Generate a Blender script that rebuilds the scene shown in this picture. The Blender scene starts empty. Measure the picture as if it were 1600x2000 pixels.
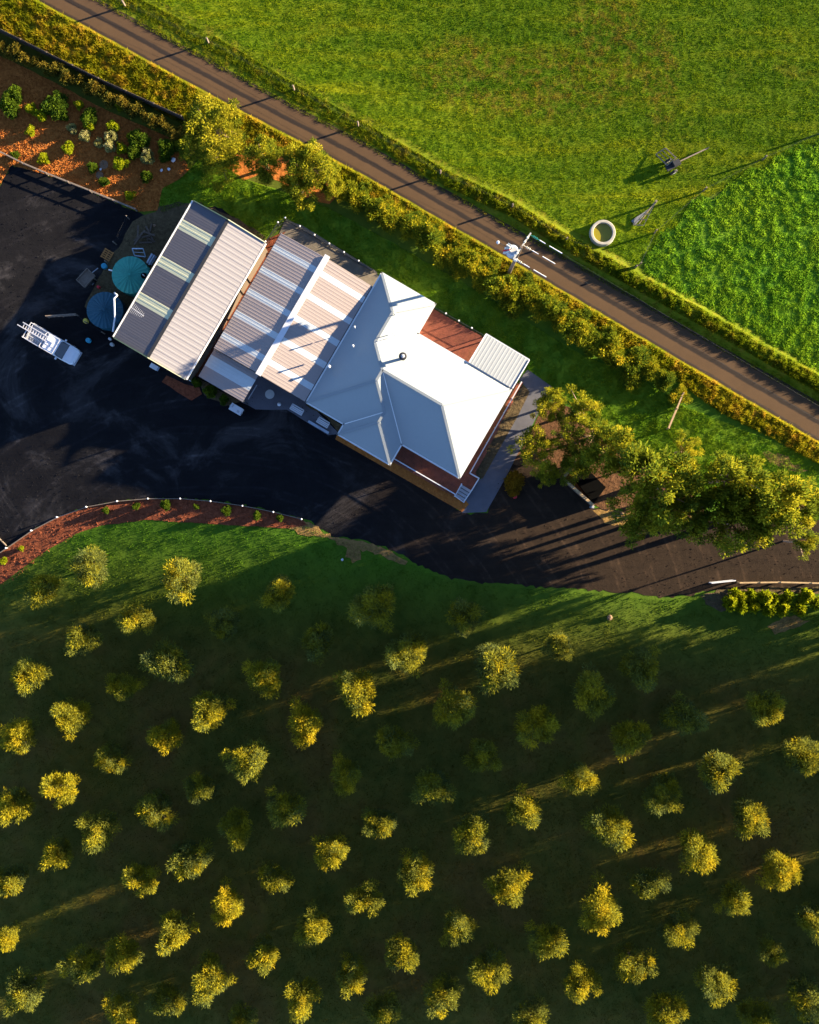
import bpy, bmesh, math, random
import numpy as np
from mathutils import Vector, Matrix
R = math.radians
random.seed(7)
rng = np.random.default_rng(11)
SC = bpy.context.scene
COL = SC.collection

# ------------------------------------------------------------------ camera, sky, sun, exposure
H = 105.0                       # metres of flying height; one photo pixel is 0.05 m on the ground
cam = bpy.data.cameras.new('camera')
cam.sensor_fit = 'VERTICAL'
cam.angle = 2 * math.atan(50.0 / H)
cam.clip_end = 5000
camo = bpy.data.objects.new('camera', cam); COL.objects.link(camo)
camo.location = (0, 0, H)
SC.camera = camo

SUN_EL, SUN_AZ = R(12.0), R(72.0)          # azimuth clockwise from +Y
sdir = Vector((math.sin(SUN_AZ) * math.cos(SUN_EL), math.cos(SUN_AZ) * math.cos(SUN_EL), math.sin(SUN_EL)))
world = bpy.data.worlds.new('World'); SC.world = world; world.use_nodes = True
wn = world.node_tree
sky = wn.nodes.new('ShaderNodeTexSky'); sky.sky_type = 'NISHITA'; sky.sun_disc = False
sky.sun_elevation = SUN_EL; sky.sun_rotation = SUN_AZ
sky.altitude = 2500; sky.air_density = 0.45; sky.dust_density = 0.0; sky.ozone_density = 1.2
wn.links.new(sky.outputs[0], wn.nodes['Background'].inputs[0])
wn.nodes['Background'].inputs[1].default_value = 0.10
sl = bpy.data.lights.new('sun', 'SUN'); sl.energy = 5.0; sl.angle = R(0.5); sl.color = (1.0, 0.81, 0.55)
so = bpy.data.objects.new('sun', sl); COL.objects.link(so)
so.rotation_euler = sdir.to_track_quat('Z', 'Y').to_euler()
SC.view_settings.view_transform = 'Standard'; SC.view_settings.look = 'None'
SC.view_settings.gamma = 1.0; SC.view_settings.use_curve_mapping = False
SC.view_settings.exposure = 2.8

# ------------------------------------------------------------------ helpers
S0, S1_, S2_, G1, G2 = 0.0, 8.0, 60.0, 0.07, 0.12      # the land falls away below the house front
FALL = (-0.45, -0.893)
def fall(x, y):
    q = (x + 10) * FALL[0] + (y - 5) * FALL[1]
    return -(G1 * np.clip(q, 0, S1_) + G2 * (np.clip(q, S1_, S2_) - S1_))
def P(px, py, z=0.0):
    """photo pixel seen at height z above the land -> world point"""
    zz = z
    for _ in range(4):
        s = 0.05 * (H - zz) / H
        x, y = (px - 800) * s, (1000 - py) * s
        zz = z + float(fall(x, y))
    return Vector((x, y, zz))
TH = R(30.3)
U = Vector((math.cos(TH), -math.sin(TH), 0))    # along the road, to the lower right
V = Vector((-math.sin(TH), -math.cos(TH), 0))   # across, to the lower left
Z = Vector((0, 0, 1))
ROTU = -TH

class MB:
    def __init__(s): s.v = []; s.f = []
    def add(s, vs, fs):
        n = len(s.v); s.v += [tuple(p) for p in vs]; s.f += [tuple(i + n for i in f) for f in fs]; return s
    def box(s, c, size, ax=None):
        c = Vector(c); a = ax or (Vector((1, 0, 0)), Vector((0, 1, 0)), Vector((0, 0, 1)))
        h = [a[i] * (size[i] / 2) for i in range(3)]
        vs = [c + x * h[0] + y * h[1] + z * h[2] for z in (-1, 1) for y in (-1, 1) for x in (-1, 1)]
        return s.add(vs, [(0, 2, 3, 1), (4, 5, 7, 6), (0, 1, 5, 4), (2, 6, 7, 3), (0, 4, 6, 2), (1, 3, 7, 5)])
    def bar(s, p, q, w, h, up=Z):
        p = Vector(p); q = Vector(q); d = q - p; L = d.length
        if L < 1e-6: return s
        d /= L; sd = d.cross(up)
        if sd.length < 1e-4: sd = d.cross(Vector((1, 0, 0)))
        sd.normalize(); u2 = sd.cross(d)
        return s.box((p + q) / 2, (L, w, h), (d, sd, u2))
    def tube(s, p, q, r0, r1=None, n=8, cap=True):
        r1 = r0 if r1 is None else r1
        p = Vector(p); q = Vector(q); d = (q - p).normalized()
        a = d.cross(Z)
        if a.length < 1e-3: a = Vector((1, 0, 0))
        a.normalize(); b = d.cross(a)
        vs = []
        for c, r in ((p, r0), (q, r1)):
            for i in range(n):
                t = 2 * math.pi * i / n; vs.append(c + a * (r * math.cos(t)) + b * (r * math.sin(t)))
        fs = [(i, (i + 1) % n, n + (i + 1) % n, n + i) for i in range(n)]
        if cap: fs += [tuple(range(n - 1, -1, -1)), tuple(range(n, 2 * n))]
        return s.add(vs, fs)
    def path(s, pts, r, n=6):
        for a, b in zip(pts[:-1], pts[1:]): s.tube(a, b, r, r, n)
        return s
    def lathe(s, c, prof, n=24):
        c = Vector(c); vs = []; k = len(prof)
        for r, z in prof:
            for i in range(n):
                t = 2 * math.pi * i / n; vs.append(c + Vector((r * math.cos(t), r * math.sin(t), z)))
        fs = [(j * n + i, j * n + (i + 1) % n, (j + 1) * n + (i + 1) % n, (j + 1) * n + i) for j in range(k - 1) for i in range(n)]
        fs += [tuple(range(n - 1, -1, -1)), tuple((k - 1) * n + i for i in range(n))]
        return s.add(vs, fs)
    def prism(s, poly, z0, z1):
        n = len(poly); vs = [(p[0], p[1], z0) for p in poly] + [(p[0], p[1], z1) for p in poly]
        return s.add(vs, [tuple(range(n - 1, -1, -1)), tuple(range(n, 2 * n))] + [(i, (i + 1) % n, n + (i + 1) % n, n + i) for i in range(n)])
    def build(s, name, mat, parent=None, smooth=False, rel=True, **props):
        me = bpy.data.meshes.new(name)
        off = parent.location if (parent is not None and rel) else Vector((0, 0, 0))
        me.from_pydata([(p[0] - off[0], p[1] - off[1], p[2] - off[2]) for p in s.v], [], s.f)
        me.update()
        if smooth:
            me.polygons.foreach_set('use_smooth', [True] * len(me.polygons))
        me.materials.append(mat)
        return link(name, me, parent, **props)

def link(name, data, parent=None, **props):
    o = bpy.data.objects.new(name, data); COL.objects.link(o)
    if parent is not None: o.parent = parent
    for k, v in props.items(): o[k] = v
    return o
def thing(name, loc, label, cat, group=None, rz=0.0):
    o = bpy.data.objects.new(name, None); COL.objects.link(o)
    o.location = loc; o.rotation_euler = (0, 0, rz); o.empty_display_size = 0.2
    return tag(o, label, cat, group)
def tag(o, label, cat, group=None):
    o['label'] = label; o['category'] = cat
    if group: o['group'] = group
    return o
def copy_thing(src, loc, rz, sc, label, group=None):
    r = src.copy(); COL.objects.link(r); r.location = loc; r.rotation_euler = (0, 0, rz); r.scale = sc
    r['label'] = label
    if group: r['group'] = group
    for ch in src.children:
        c = ch.copy(); COL.objects.link(c); c.parent = r
        for g in ch.children:
            d = g.copy(); COL.objects.link(d); d.parent = c
    return r
def np_mesh(name, verts, faces_flat, per, mat, tone=None):
    me = bpy.data.meshes.new(name)
    nv = len(verts); nf = len(faces_flat) // per
    me.vertices.add(nv); me.vertices.foreach_set('co', np.ascontiguousarray(verts, dtype=np.float32).ravel())
    me.loops.add(nf * per); me.loops.foreach_set('vertex_index', np.ascontiguousarray(faces_flat, dtype=np.int32))
    me.polygons.add(nf); me.polygons.foreach_set('loop_start', np.arange(0, nf * per, per, dtype=np.int32))
    me.update(calc_edges=True)
    if tone is not None:
        a = me.attributes.new('tone', 'FLOAT', 'POINT'); a.data.foreach_set('value', np.ascontiguousarray(tone, dtype=np.float32))
    me.materials.append(mat)
    return me

_lat = rng.random((256, 256)).astype(np.float32)
def vnoise(x, y):
    xi = np.floor(x).astype(int); yi = np.floor(y).astype(int); fx = x - xi; fy = y - yi
    fx = fx * fx * (3 - 2 * fx); fy = fy * fy * (3 - 2 * fy)
    g = lambda a, b: _lat[a & 255, b & 255]
    return (g(xi, yi) * (1 - fx) + g(xi + 1, yi) * fx) * (1 - fy) + (g(xi, yi + 1) * (1 - fx) + g(xi + 1, yi + 1) * fx) * fy
def fbm(x, y, o=3):
    t = 0; a = 0.5; n = 0
    for i in range(o):
        t = t + a * vnoise(x * 2 ** i + 17 * i, y * 2 ** i + 31 * i); n += a; a *= 0.5
    return t / n
def inpoly(x, y, poly):
    r = np.zeros(x.shape, bool); j = len(poly) - 1
    for i in range(len(poly)):
        xi, yi = poly[i]; xj, yj = poly[j]
        c = ((yi > y) != (yj > y)) & (x < (xj - xi) * (y - yi) / ((yj - yi) if yj != yi else 1e-9) + xi)
        r ^= c; j = i
    return r
def smooth_poly(pts, step=12.0, jit=0.0, seed=0, closed=True):
    """resample a pixel polyline and roughen it"""
    out = []; n = len(pts); r = random.Random(seed)
    for i in range(n if closed else n - 1):
        a = pts[i]; b = pts[(i + 1) % n]; L = math.dist(a, b); k = max(1, int(L / step))
        for t in range(k):
            f = t / k
            out.append((a[0] + (b[0] - a[0]) * f + r.uniform(-jit, jit), a[1] + (b[1] - a[1]) * f + r.uniform(-jit, jit)))
    if not closed: out.append(pts[-1])
    return out

# ------------------------------------------------------------------ materials
def newmat(name):
    m = bpy.data.materials.new(name); m.use_nodes = True
    nt = m.node_tree; nt.nodes.clear()
    out = nt.nodes.new('ShaderNodeOutputMaterial')
    return m, nt, out
def c4(c): return (c[0], c[1], c[2], 1.0)
def pos(nt): return nt.nodes.new('ShaderNodeNewGeometry').outputs['Position']
def noise(nt, vec, scale, detail=4, rough=0.6, dist=0.0):
    n = nt.nodes.new('ShaderNodeTexNoise'); n.inputs['Scale'].default_value = scale; n.inputs['Detail'].default_value = detail
    n.inputs['Roughness'].default_value = rough; n.inputs['Distortion'].default_value = dist
    nt.links.new(vec, n.inputs['Vector']); return n.outputs['Fac']
def ramp(nt, fac, stops):
    r = nt.nodes.new('ShaderNodeValToRGB'); e = r.color_ramp.elements
    while len(e) < len(stops): e.new(0.5)
    for i, (p, c) in enumerate(stops): e[i].position = p; e[i].color = c4(c)
    nt.links.new(fac, r.inputs[0]); return r.outputs[0]
def mix(nt, fac, a, b, mode='MIX'):
    m = nt.nodes.new('ShaderNodeMix'); m.data_type = 'RGBA'; m.blend_type = mode
    for s, v in ((0, fac), (6, a), (7, b)):
        if hasattr(v, 'is_output'): nt.links.new(v, m.inputs[s])
        else: m.inputs[s].default_value = v if s == 0 else c4(v)
    return m.outputs[2]
def math_n(nt, op, a, b=0.0, clamp=False):
    m = nt.nodes.new('ShaderNodeMath'); m.operation = op; m.use_clamp = clamp
    for i, v in enumerate((a, b)):
        if hasattr(v, 'is_output'): nt.links.new(v, m.inputs[i])
        else: m.inputs[i].default_value = v
    return m.outputs[0]
def bumpn(nt, h, strength=0.5, dist=0.05):
    b = nt.nodes.new('ShaderNodeBump'); b.inputs['Strength'].default_value = strength; b.inputs['Distance'].default_value = dist
    nt.links.new(h, b.inputs['Height']); return b.outputs[0]
def surf(nt, out, col, rough=0.7, normal=None, metallic=0.0, spec=0.3):
    b = nt.nodes.new('ShaderNodeBsdfPrincipled')
    if hasattr(col, 'is_output'): nt.links.new(col, b.inputs['Base Color'])
    else: b.inputs['Base Color'].default_value = c4(col)
    if hasattr(rough, 'is_output'): nt.links.new(rough, b.inputs['Roughness'])
    else: b.inputs['Roughness'].default_value = rough
    b.inputs['Metallic'].default_value = metallic
    b.inputs['Specular IOR Level'].default_value = spec
    if normal is not None: nt.links.new(normal, b.inputs['Normal'])
    nt.links.new(b.outputs[0], out.inputs[0]); return b
def plain(name, col, rough=0.6, metallic=0.0, var=0.25, scale=3.0, spec=0.3, bump=0.0):
    m, nt, out = newmat(name); p = pos(nt)
    n = noise(nt, p, scale, 5)
    c = ramp(nt, n, [(0.25, tuple(x * (1 - var) for x in col)), (0.75, tuple(min(1, x * (1 + var)) for x in col))])
    nm = bumpn(nt, noise(nt, p, scale * 6, 3), bump, 0.02) if bump else None
    surf(nt, out, c, rough, nm, metallic, spec); return m

# grass base colours (ground sheet and blades read the same world position)
def grass_col(nt, p, kind):
    big = noise(nt, p, 0.11, 4, 0.6); mid = noise(nt, p, 0.9, 4, 0.65); fine = noise(nt, p, 6.0, 3, 0.6)
    if kind == 'paddock':
        mp = nt.nodes.new('ShaderNodeMapping'); mp.inputs['Rotation'].default_value = (0, 0, TH); mp.inputs['Scale'].default_value = (0.06, 0.45, 1)
        nt.links.new(p, mp.inputs[0]); st = noise(nt, mp.outputs[0], 1.0, 5, 0.65, 0.4)
        dt = nt.nodes.new('ShaderNodeVectorMath'); dt.operation = 'DOT_PRODUCT'; dt.inputs[1].default_value = (0.504, 0.863, 0)
        nt.links.new(p, dt.inputs[0])
        far = nt.nodes.new('ShaderNodeMapRange'); far.inputs[1].default_value = 22.0; far.inputs[2].default_value = 44.0
        nt.links.new(math_n(nt, 'ADD', dt.outputs['Value'], math_n(nt, 'MULTIPLY', math_n(nt, 'SUBTRACT', big, 0.5), 26.0)), far.inputs[0])
        near_c = ramp(nt, st, [(0.32, (0.12, 0.225, 0.005)), (0.5, (0.205, 0.285, 0.006)), (0.68, (0.42, 0.42, 0.008))])
        far_c = ramp(nt, st, [(0.32, (0.048, 0.115, 0.003)), (0.5, (0.082, 0.152, 0.004)), (0.68, (0.16, 0.195, 0.005))])
        c = mix(nt, far.outputs[0], near_c, far_c)
        c = mix(nt, 0.22, c, ramp(nt, mid, [(0.3, (0.07, 0.17, 0.006)), (0.7, (0.28, 0.33, 0.012))]))
        dry = ramp(nt, noise(nt, p, 0.13, 7, 0.75, 0.8), [(0.57, (0, 0, 0)), (0.70, (1, 1, 1))])
        sp = nt.nodes.new('ShaderNodeSeparateXYZ'); nt.links.new(p, sp.inputs[0])
        worn = None
        for (qx, qy, rx, ry) in ((1040, 165, 11.0, 4.2), (1185, 85, 4.5, 8.0), (905, 140, 5.5, 4.0), (1290, 150, 2.2, 6.0)):
            cx, cy = (qx - 800) * 0.05, (1000 - qy) * 0.05
            ex = math_n(nt, 'DIVIDE', math_n(nt, 'SUBTRACT', sp.outputs[0], cx), rx); ey = math_n(nt, 'DIVIDE', math_n(nt, 'SUBTRACT', sp.outputs[1], cy), ry)
            d2 = math_n(nt, 'ADD', math_n(nt, 'MULTIPLY', ex, ex), math_n(nt, 'MULTIPLY', ey, ey))
            w = math_n(nt, 'SUBTRACT', 1.0, d2, True); worn = w if worn is None else math_n(nt, 'MAXIMUM', worn, w)
        patchy = ramp(nt, noise(nt, p, 0.9, 5, 0.75), [(0.46, (0, 0, 0)), (0.60, (1, 1, 1))])
        worn = math_n(nt, 'MULTIPLY', math_n(nt, 'MULTIPLY', worn, 1.6, True), patchy)
        c = mix(nt, math_n(nt, 'MULTIPLY', dry, 0.35), c, (0.26, 0.17, 0.02))
        c = mix(nt, math_n(nt, 'MULTIPLY', worn, 0.5), c, (0.21, 0.105, 0.022))
    elif kind == 'pasture':
        c = mix(nt, 0.5, ramp(nt, big, [(0.35, (0.10, 0.27, 0.018)), (0.65, (0.24, 0.36, 0.018))]),
                ramp(nt, mid, [(0.3, (0.06, 0.20, 0.014)), (0.7, (0.28, 0.44, 0.025))]))
    elif kind == 'verge':
        c = mix(nt, 0.6, ramp(nt, big, [(0.4, (0.15, 0.19, 0.008)), (0.6, (0.34, 0.24, 0.018))]),
                ramp(nt, mid, [(0.3, (0.07, 0.13, 0.006)), (0.5, (0.28, 0.27, 0.010)), (0.68, (0.46, 0.24, 0.035))]))
    elif kind == 'bank':
        c = mix(nt, 0.5, ramp(nt, big, [(0.35, (0.11, 0.18, 0.006)), (0.65, (0.21, 0.235, 0.010))]),
                ramp(nt, mid, [(0.3, (0.06, 0.13, 0.006)), (0.52, (0.18, 0.21, 0.010)), (0.70, (0.31, 0.20, 0.03))]))
    elif kind == 'lawn':
        c = mix(nt, 0.5, ramp(nt, big, [(0.35, (0.08, 0.21, 0.012)), (0.65, (0.17, 0.26, 0.011))]),
                ramp(nt, mid, [(0.3, (0.06, 0.18, 0.012)), (0.7, (0.20, 0.27, 0.012))]))
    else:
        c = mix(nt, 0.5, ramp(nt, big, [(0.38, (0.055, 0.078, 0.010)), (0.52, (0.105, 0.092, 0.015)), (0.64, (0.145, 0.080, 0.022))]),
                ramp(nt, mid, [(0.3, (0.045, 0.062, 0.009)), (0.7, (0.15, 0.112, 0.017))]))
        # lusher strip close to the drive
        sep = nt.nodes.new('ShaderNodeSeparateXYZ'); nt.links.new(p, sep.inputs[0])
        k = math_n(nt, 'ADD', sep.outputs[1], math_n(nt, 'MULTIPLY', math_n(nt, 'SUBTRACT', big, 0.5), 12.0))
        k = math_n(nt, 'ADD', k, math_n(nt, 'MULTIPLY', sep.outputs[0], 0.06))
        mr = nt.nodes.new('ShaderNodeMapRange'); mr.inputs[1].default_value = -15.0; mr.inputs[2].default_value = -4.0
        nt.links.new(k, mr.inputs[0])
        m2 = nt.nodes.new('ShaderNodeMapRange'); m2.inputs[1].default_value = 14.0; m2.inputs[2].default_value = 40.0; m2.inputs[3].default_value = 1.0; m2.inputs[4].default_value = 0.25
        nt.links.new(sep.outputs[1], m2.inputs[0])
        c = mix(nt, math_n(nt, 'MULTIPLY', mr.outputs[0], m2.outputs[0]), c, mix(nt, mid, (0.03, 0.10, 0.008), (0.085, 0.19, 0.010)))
    return mix(nt, math_n(nt, 'MULTIPLY', fine, 0.3), c, mix(nt, 1.0, c, (0.45, 0.5, 0.5), 'MULTIPLY'))
def ground_mat(kind):
    m, nt, out = newmat('soil_' + kind); p = pos(nt)
    c = mix(nt, 0.2, grass_col(nt, p, kind), (0.05, 0.038, 0.012))
    h = math_n(nt, 'ADD', noise(nt, p, 1.6, 5, 0.65), math_n(nt, 'MULTIPLY', noise(nt, p, 9, 3), 0.4))
    surf(nt, out, c, 0.95, bumpn(nt, h, 0.5, 0.07), spec=0.05); return m
def blade_mat(kind):
    m, nt, out = newmat('blades_' + kind); p = pos(nt)
    c = grass_col(nt, p, kind)
    at = nt.nodes.new('ShaderNodeAttribute'); at.attribute_name = 'tone'
    c = mix(nt, 1.0, c, ramp(nt, at.outputs['Fac'], [(0.0, (0.6, 0.75, 0.7)), (0.5, (1.0, 1.0, 1.0)), (1.0, (1.7, 1.45, 1.1))]), 'MULTIPLY')
    d = nt.nodes.new('ShaderNodeBsdfDiffuse'); t = nt.nodes.new('ShaderNodeBsdfTranslucent'); mx = nt.nodes.new('ShaderNodeMixShader')
    nt.links.new(c, d.inputs[0]); nt.links.new(c, t.inputs[0]); mx.inputs[0].default_value = 0.5
    nt.links.new(d.outputs[0], mx.inputs[1]); nt.links.new(t.outputs[0], mx.inputs[2]); nt.links.new(mx.outputs[0], out.inputs[0])
    return m
def leaf_mat(name, cols, trans=0.35):
    m, nt, out = newmat(name)
    at = nt.nodes.new('ShaderNodeAttribute'); at.attribute_name = 'tone'
    oi = nt.nodes.new('ShaderNodeObjectInfo')
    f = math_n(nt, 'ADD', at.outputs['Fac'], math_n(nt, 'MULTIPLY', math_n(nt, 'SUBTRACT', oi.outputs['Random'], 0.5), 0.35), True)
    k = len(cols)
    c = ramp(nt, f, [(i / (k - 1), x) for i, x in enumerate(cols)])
    d = nt.nodes.new('ShaderNodeBsdfDiffuse'); t = nt.nodes.new('ShaderNodeBsdfTranslucent'); mx = nt.nodes.new('ShaderNodeMixShader')
    nt.links.new(c, d.inputs[0]); nt.links.new(c, t.inputs[0]); mx.inputs[0].default_value = trans
    nt.links.new(d.outputs[0], mx.inputs[1]); nt.links.new(t.outputs[0], mx.inputs[2])
    nt.links.new(mx.outputs[0], out.inputs[0]); return m

M = {}
def gravel_mat():
    m, nt, out = newmat('dark_gravel'); p = pos(nt)
    n1 = noise(nt, p, 0.10, 7, 0.7, 1.8); n2 = noise(nt, p, 0.7, 6, 0.7); n3 = noise(nt, p, 9, 4, 0.8)
    # tyre sweeps: stretched noise
    mp = nt.nodes.new('ShaderNodeMapping'); mp.inputs['Rotation'].default_value = (0, 0, R(18)); mp.inputs['Scale'].default_value = (0.12, 1.6, 1)
    nt.links.new(p, mp.inputs[0]); sw = noise(nt, mp.outputs[0], 1.0, 4, 0.7, 0.3)
    base = ramp(nt, n1, [(0.34, (0.0045, 0.0045, 0.006)), (0.52, (0.008, 0.0078, 0.009)), (0.66, (0.035, 0.033, 0.034))])  # black surfacing on the left, darkened further to stand in for yard shade
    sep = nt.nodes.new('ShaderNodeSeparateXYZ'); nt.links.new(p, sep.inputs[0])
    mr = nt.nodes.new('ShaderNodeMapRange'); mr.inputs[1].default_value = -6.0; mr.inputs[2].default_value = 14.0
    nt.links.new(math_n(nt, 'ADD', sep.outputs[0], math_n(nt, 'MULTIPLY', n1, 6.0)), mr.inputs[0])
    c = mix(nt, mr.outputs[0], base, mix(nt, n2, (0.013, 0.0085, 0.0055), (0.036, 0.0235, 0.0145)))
    c = mix(nt, math_n(nt, 'MULTIPLY', sw, 0.85), c, mix(nt, 1.0, c, (0.35, 0.35, 0.38), 'MULTIPLY'))
    c = mix(nt, math_n(nt, 'MULTIPLY', n3, 0.6), c, mix(nt, 1.0, c, (1.9, 1.8, 1.7), 'MULTIPLY'))
    wv = nt.nodes.new('ShaderNodeTexWave'); wv.wave_type = 'RINGS'; wv.rings_direction = 'Z'; wv.inputs['Scale'].default_value = 0.11; wv.inputs['Distortion'].default_value = 5.0; wv.inputs['Detail'].default_value = 3.0; wv.inputs['Detail Scale'].default_value = 0.35
    mo = nt.nodes.new('ShaderNodeMapping'); mo.inputs['Location'].default_value = (18, 22, 0); nt.links.new(p, mo.inputs[0]); nt.links.new(mo.outputs[0], wv.inputs['Vector'])
    tr = ramp(nt, wv.outputs['Fac'], [(0.72, (0, 0, 0)), (0.86, (1, 1, 1)), (0.97, (0.2, 0.2, 0.2))])
    tr = math_n(nt, 'MULTIPLY', tr, ramp(nt, n2, [(0.42, (0, 0, 0)), (0.62, (1, 1, 1))]))
    c = mix(nt, math_n(nt, 'MULTIPLY', tr, 0.7), c, mix(nt, 1.0, c, (2.6, 2.5, 2.4), 'MULTIPLY'))
    h = math_n(nt, 'ADD', math_n(nt, 'MULTIPLY', sw, 0.6), math_n(nt, 'ADD', n2, math_n(nt, 'MULTIPLY', n3, 0.35)))
    surf(nt, out, c, 0.9, bumpn(nt, h, 0.7, 0.06), spec=0.1); return m
def road_mat():
    m, nt, out = newmat('road_seal'); p = pos(nt)
    vr = nt.nodes.new('ShaderNodeAttribute'); vr.attribute_name = 'across'
    n2 = noise(nt, p, 0.5, 6, 0.7); n3 = noise(nt, p, 14, 3, 0.8)
    mp = nt.nodes.new('ShaderNodeMapping'); mp.inputs['Rotation'].default_value = (0, 0, TH); mp.inputs['Scale'].default_value = (0.05, 2.2, 1)
    nt.links.new(p, mp.inputs[0]); st = noise(nt, mp.outputs[0], 1.0, 5, 0.7)
    f = math_n(nt, 'ADD', vr.outputs['Fac'], math_n(nt, 'MULTIPLY', math_n(nt, 'SUBTRACT', st, 0.5), 0.10))
    c = ramp(nt, f, [(0.0, (0.05, 0.032, 0.018)), (0.05, (0.035, 0.025, 0.018)), (0.10, (0.082, 0.049, 0.024)), (0.38, (0.086, 0.051, 0.025)), (0.43, (0.022, 0.016, 0.013)),
                      (0.53, (0.026, 0.019, 0.015)), (0.58, (0.078, 0.047, 0.024)), (0.88, (0.078, 0.046, 0.024)), (0.95, (0.045, 0.03, 0.019))])
    c = mix(nt, math_n(nt, 'MULTIPLY', n2, 0.8), c, mix(nt, 1.0, c, (0.55, 0.55, 0.58), 'MULTIPLY'))
    c = mix(nt, math_n(nt, 'MULTIPLY', n3, 0.4), c, mix(nt, 1.0, c, (1.6, 1.55, 1.5), 'MULTIPLY'))
    surf(nt, out, c, 0.85, bumpn(nt, math_n(nt, 'ADD', n3, st), 0.35, 0.02), spec=0.15); return m
def mulch_mat(name, a, b):
    m, nt, out = newmat(name); p = pos(nt)
    n = noise(nt, p, 3.0, 6, 0.75); n2 = noise(nt, p, 0.35, 3)
    c = mix(nt, n2, ramp(nt, n, [(0.3, a), (0.7, b)]), ramp(nt, n, [(0.3, tuple(x * .7 for x in a)), (0.7, tuple(x * .85 for x in b))]))
    surf(nt, out, c, 0.95, bumpn(nt, math_n(nt, 'ADD', n, math_n(nt, 'MULTIPLY', noise(nt, p, 1.2, 3), 1.2)), 0.9, 0.12), spec=0.05); return m
def metal_roof(name, col, rough=0.5, rib=0.0, spec=0.4, dirt=0.12):
    m, nt, out = newmat(name); p = pos(nt)
    n = noise(nt, p, 0.35, 5, 0.6); n2 = noise(nt, p, 4, 4, 0.7)
    c = mix(nt, math_n(nt, 'MULTIPLY', n, dirt * 2), col, tuple(x * 0.72 for x in col))
    c = mix(nt, math_n(nt, 'MULTIPLY', n2, dirt), c, tuple(x * 0.6 for x in col))
    surf(nt, out, c, rough, bumpn(nt, n2, 0.04, 0.02), spec=spec); return m

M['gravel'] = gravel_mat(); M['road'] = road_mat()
M['mulch'] = mulch_mat('bark_mulch', (0.24, 0.075, 0.016), (0.46, 0.165, 0.036))
M['mulch_dark'] = mulch_mat('red_mulch', (0.10, 0.028, 0.014), (0.24, 0.075, 0.036))
M['tan_soil'] = mulch_mat('tan_soil', (0.13, 0.085, 0.03), (0.30, 0.18, 0.06))
M['brown_soil'] = mulch_mat('brown_soil', (0.055, 0.040, 0.022), (0.13, 0.095, 0.05))
M['dry_soil'] = mulch_mat('dry_soil', (0.06, 0.034, 0.018), (0.15, 0.075, 0.038))
M['orange_bed'] = mulch_mat('orange_bed', (0.28, 0.09, 0.022), (0.40, 0.15, 0.035))
M['concrete'] = plain('concrete', (0.085, 0.085, 0.10), 0.85, var=0.18, scale=0.8, bump=0.15)
M['paving'] = plain('paving', (0.16, 0.135, 0.10), 0.85, var=0.25, scale=1.5, bump=0.2)
M['roof_white'] = metal_roof('roof_white', (0.245, 0.275, 0.285), 0.6, spec=0.2, dirt=0.2)
M['ridge_white'] = metal_roof('ridge_white', (0.20, 0.225, 0.24), 0.55, spec=0.2)
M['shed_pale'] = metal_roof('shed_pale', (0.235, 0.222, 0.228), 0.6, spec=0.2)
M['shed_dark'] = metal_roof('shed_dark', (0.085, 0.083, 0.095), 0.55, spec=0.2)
M['carport'] = metal_roof('carport_sheet', (0.265, 0.222, 0.205), 0.55, spec=0.2)
M['verandah'] = metal_roof('verandah_sheet', (0.24, 0.26, 0.275), 0.5, spec=0.2)
M['skylight'] = plain('skylight_sheet', (0.42, 0.43, 0.29), 0.5, var=0.08, spec=0.15)
M['skylight_clear'] = plain('skylight_clear', (0.40, 0.43, 0.43), 0.4, var=0.06, spec=0.3)
M['gutter'] = plain('gutter_metal', (0.55, 0.56, 0.55), 0.5, var=0.1)
M['dark_metal'] = plain('dark_metal', (0.018, 0.02, 0.024), 0.6, var=0.2)
M['green_trim'] = plain('green_trim', (0.10, 0.15, 0.09), 0.5, var=0.1)
M['wall'] = plain('weatherboard', (0.62, 0.60, 0.55), 0.7, var=0.06)
M['shed_wall'] = plain('shed_wall', (0.10, 0.075, 0.055), 0.6, var=0.08)
M['glass'] = plain('window_glass', (0.03, 0.035, 0.04), 0.08, var=0.1, spec=0.7)
M['white'] = plain('white_paint', (0.50, 0.51, 0.53), 0.5, var=0.05)
M['offwhite'] = plain('offwhite', (0.36, 0.36, 0.34), 0.6, var=0.1)
M['deck'] = plain('deck_timber', (0.17, 0.048, 0.026), 0.6, var=0.35, scale=2.0)
M['timber'] = plain('grey_timber', (0.16, 0.125, 0.095), 0.8, var=0.3, scale=4.0)
M['timber_tan'] = plain('tan_timber', (0.36, 0.25, 0.13), 0.8, var=0.25, scale=3.0)
M['fence_dark'] = plain('dark_palings', (0.085, 0.062, 0.045), 0.85, var=0.3, scale=5.0)
M['pole'] = plain('pole_timber', (0.13, 0.10, 0.075), 0.85, var=0.3, scale=4.0)
M['bark'] = plain('bark', (0.12, 0.085, 0.055), 0.9, var=0.35, scale=6.0, bump=0.4)
M['pale_bark'] = plain('pale_bark', (0.30, 0.20, 0.13), 0.85, var=0.35, scale=4.0, bump=0.3)
M['teal'] = plain('tank_teal', (0.022, 0.20, 0.155), 0.5, var=0.12, scale=2.0)
M['teal_dark'] = plain('tank_blue', (0.006, 0.055, 0.085), 0.5, var=0.12, scale=2.0)
M['car'] = plain('car_white', (0.60, 0.61, 0.63), 0.25, var=0.03, spec=0.5)
M['rubber'] = plain('rubber', (0.02, 0.02, 0.02), 0.9, var=0.2)
M['alu'] = plain('aluminium', (0.62, 0.62, 0.64), 0.4, metallic=0.5, var=0.1)
M['grey'] = plain('grey_metal', (0.32, 0.33, 0.35), 0.5, var=0.12)
M['water'] = plain('trough_water', (0.20, 0.17, 0.01), 0.06, var=0.2, scale=1.2, spec=0.5)
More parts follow.
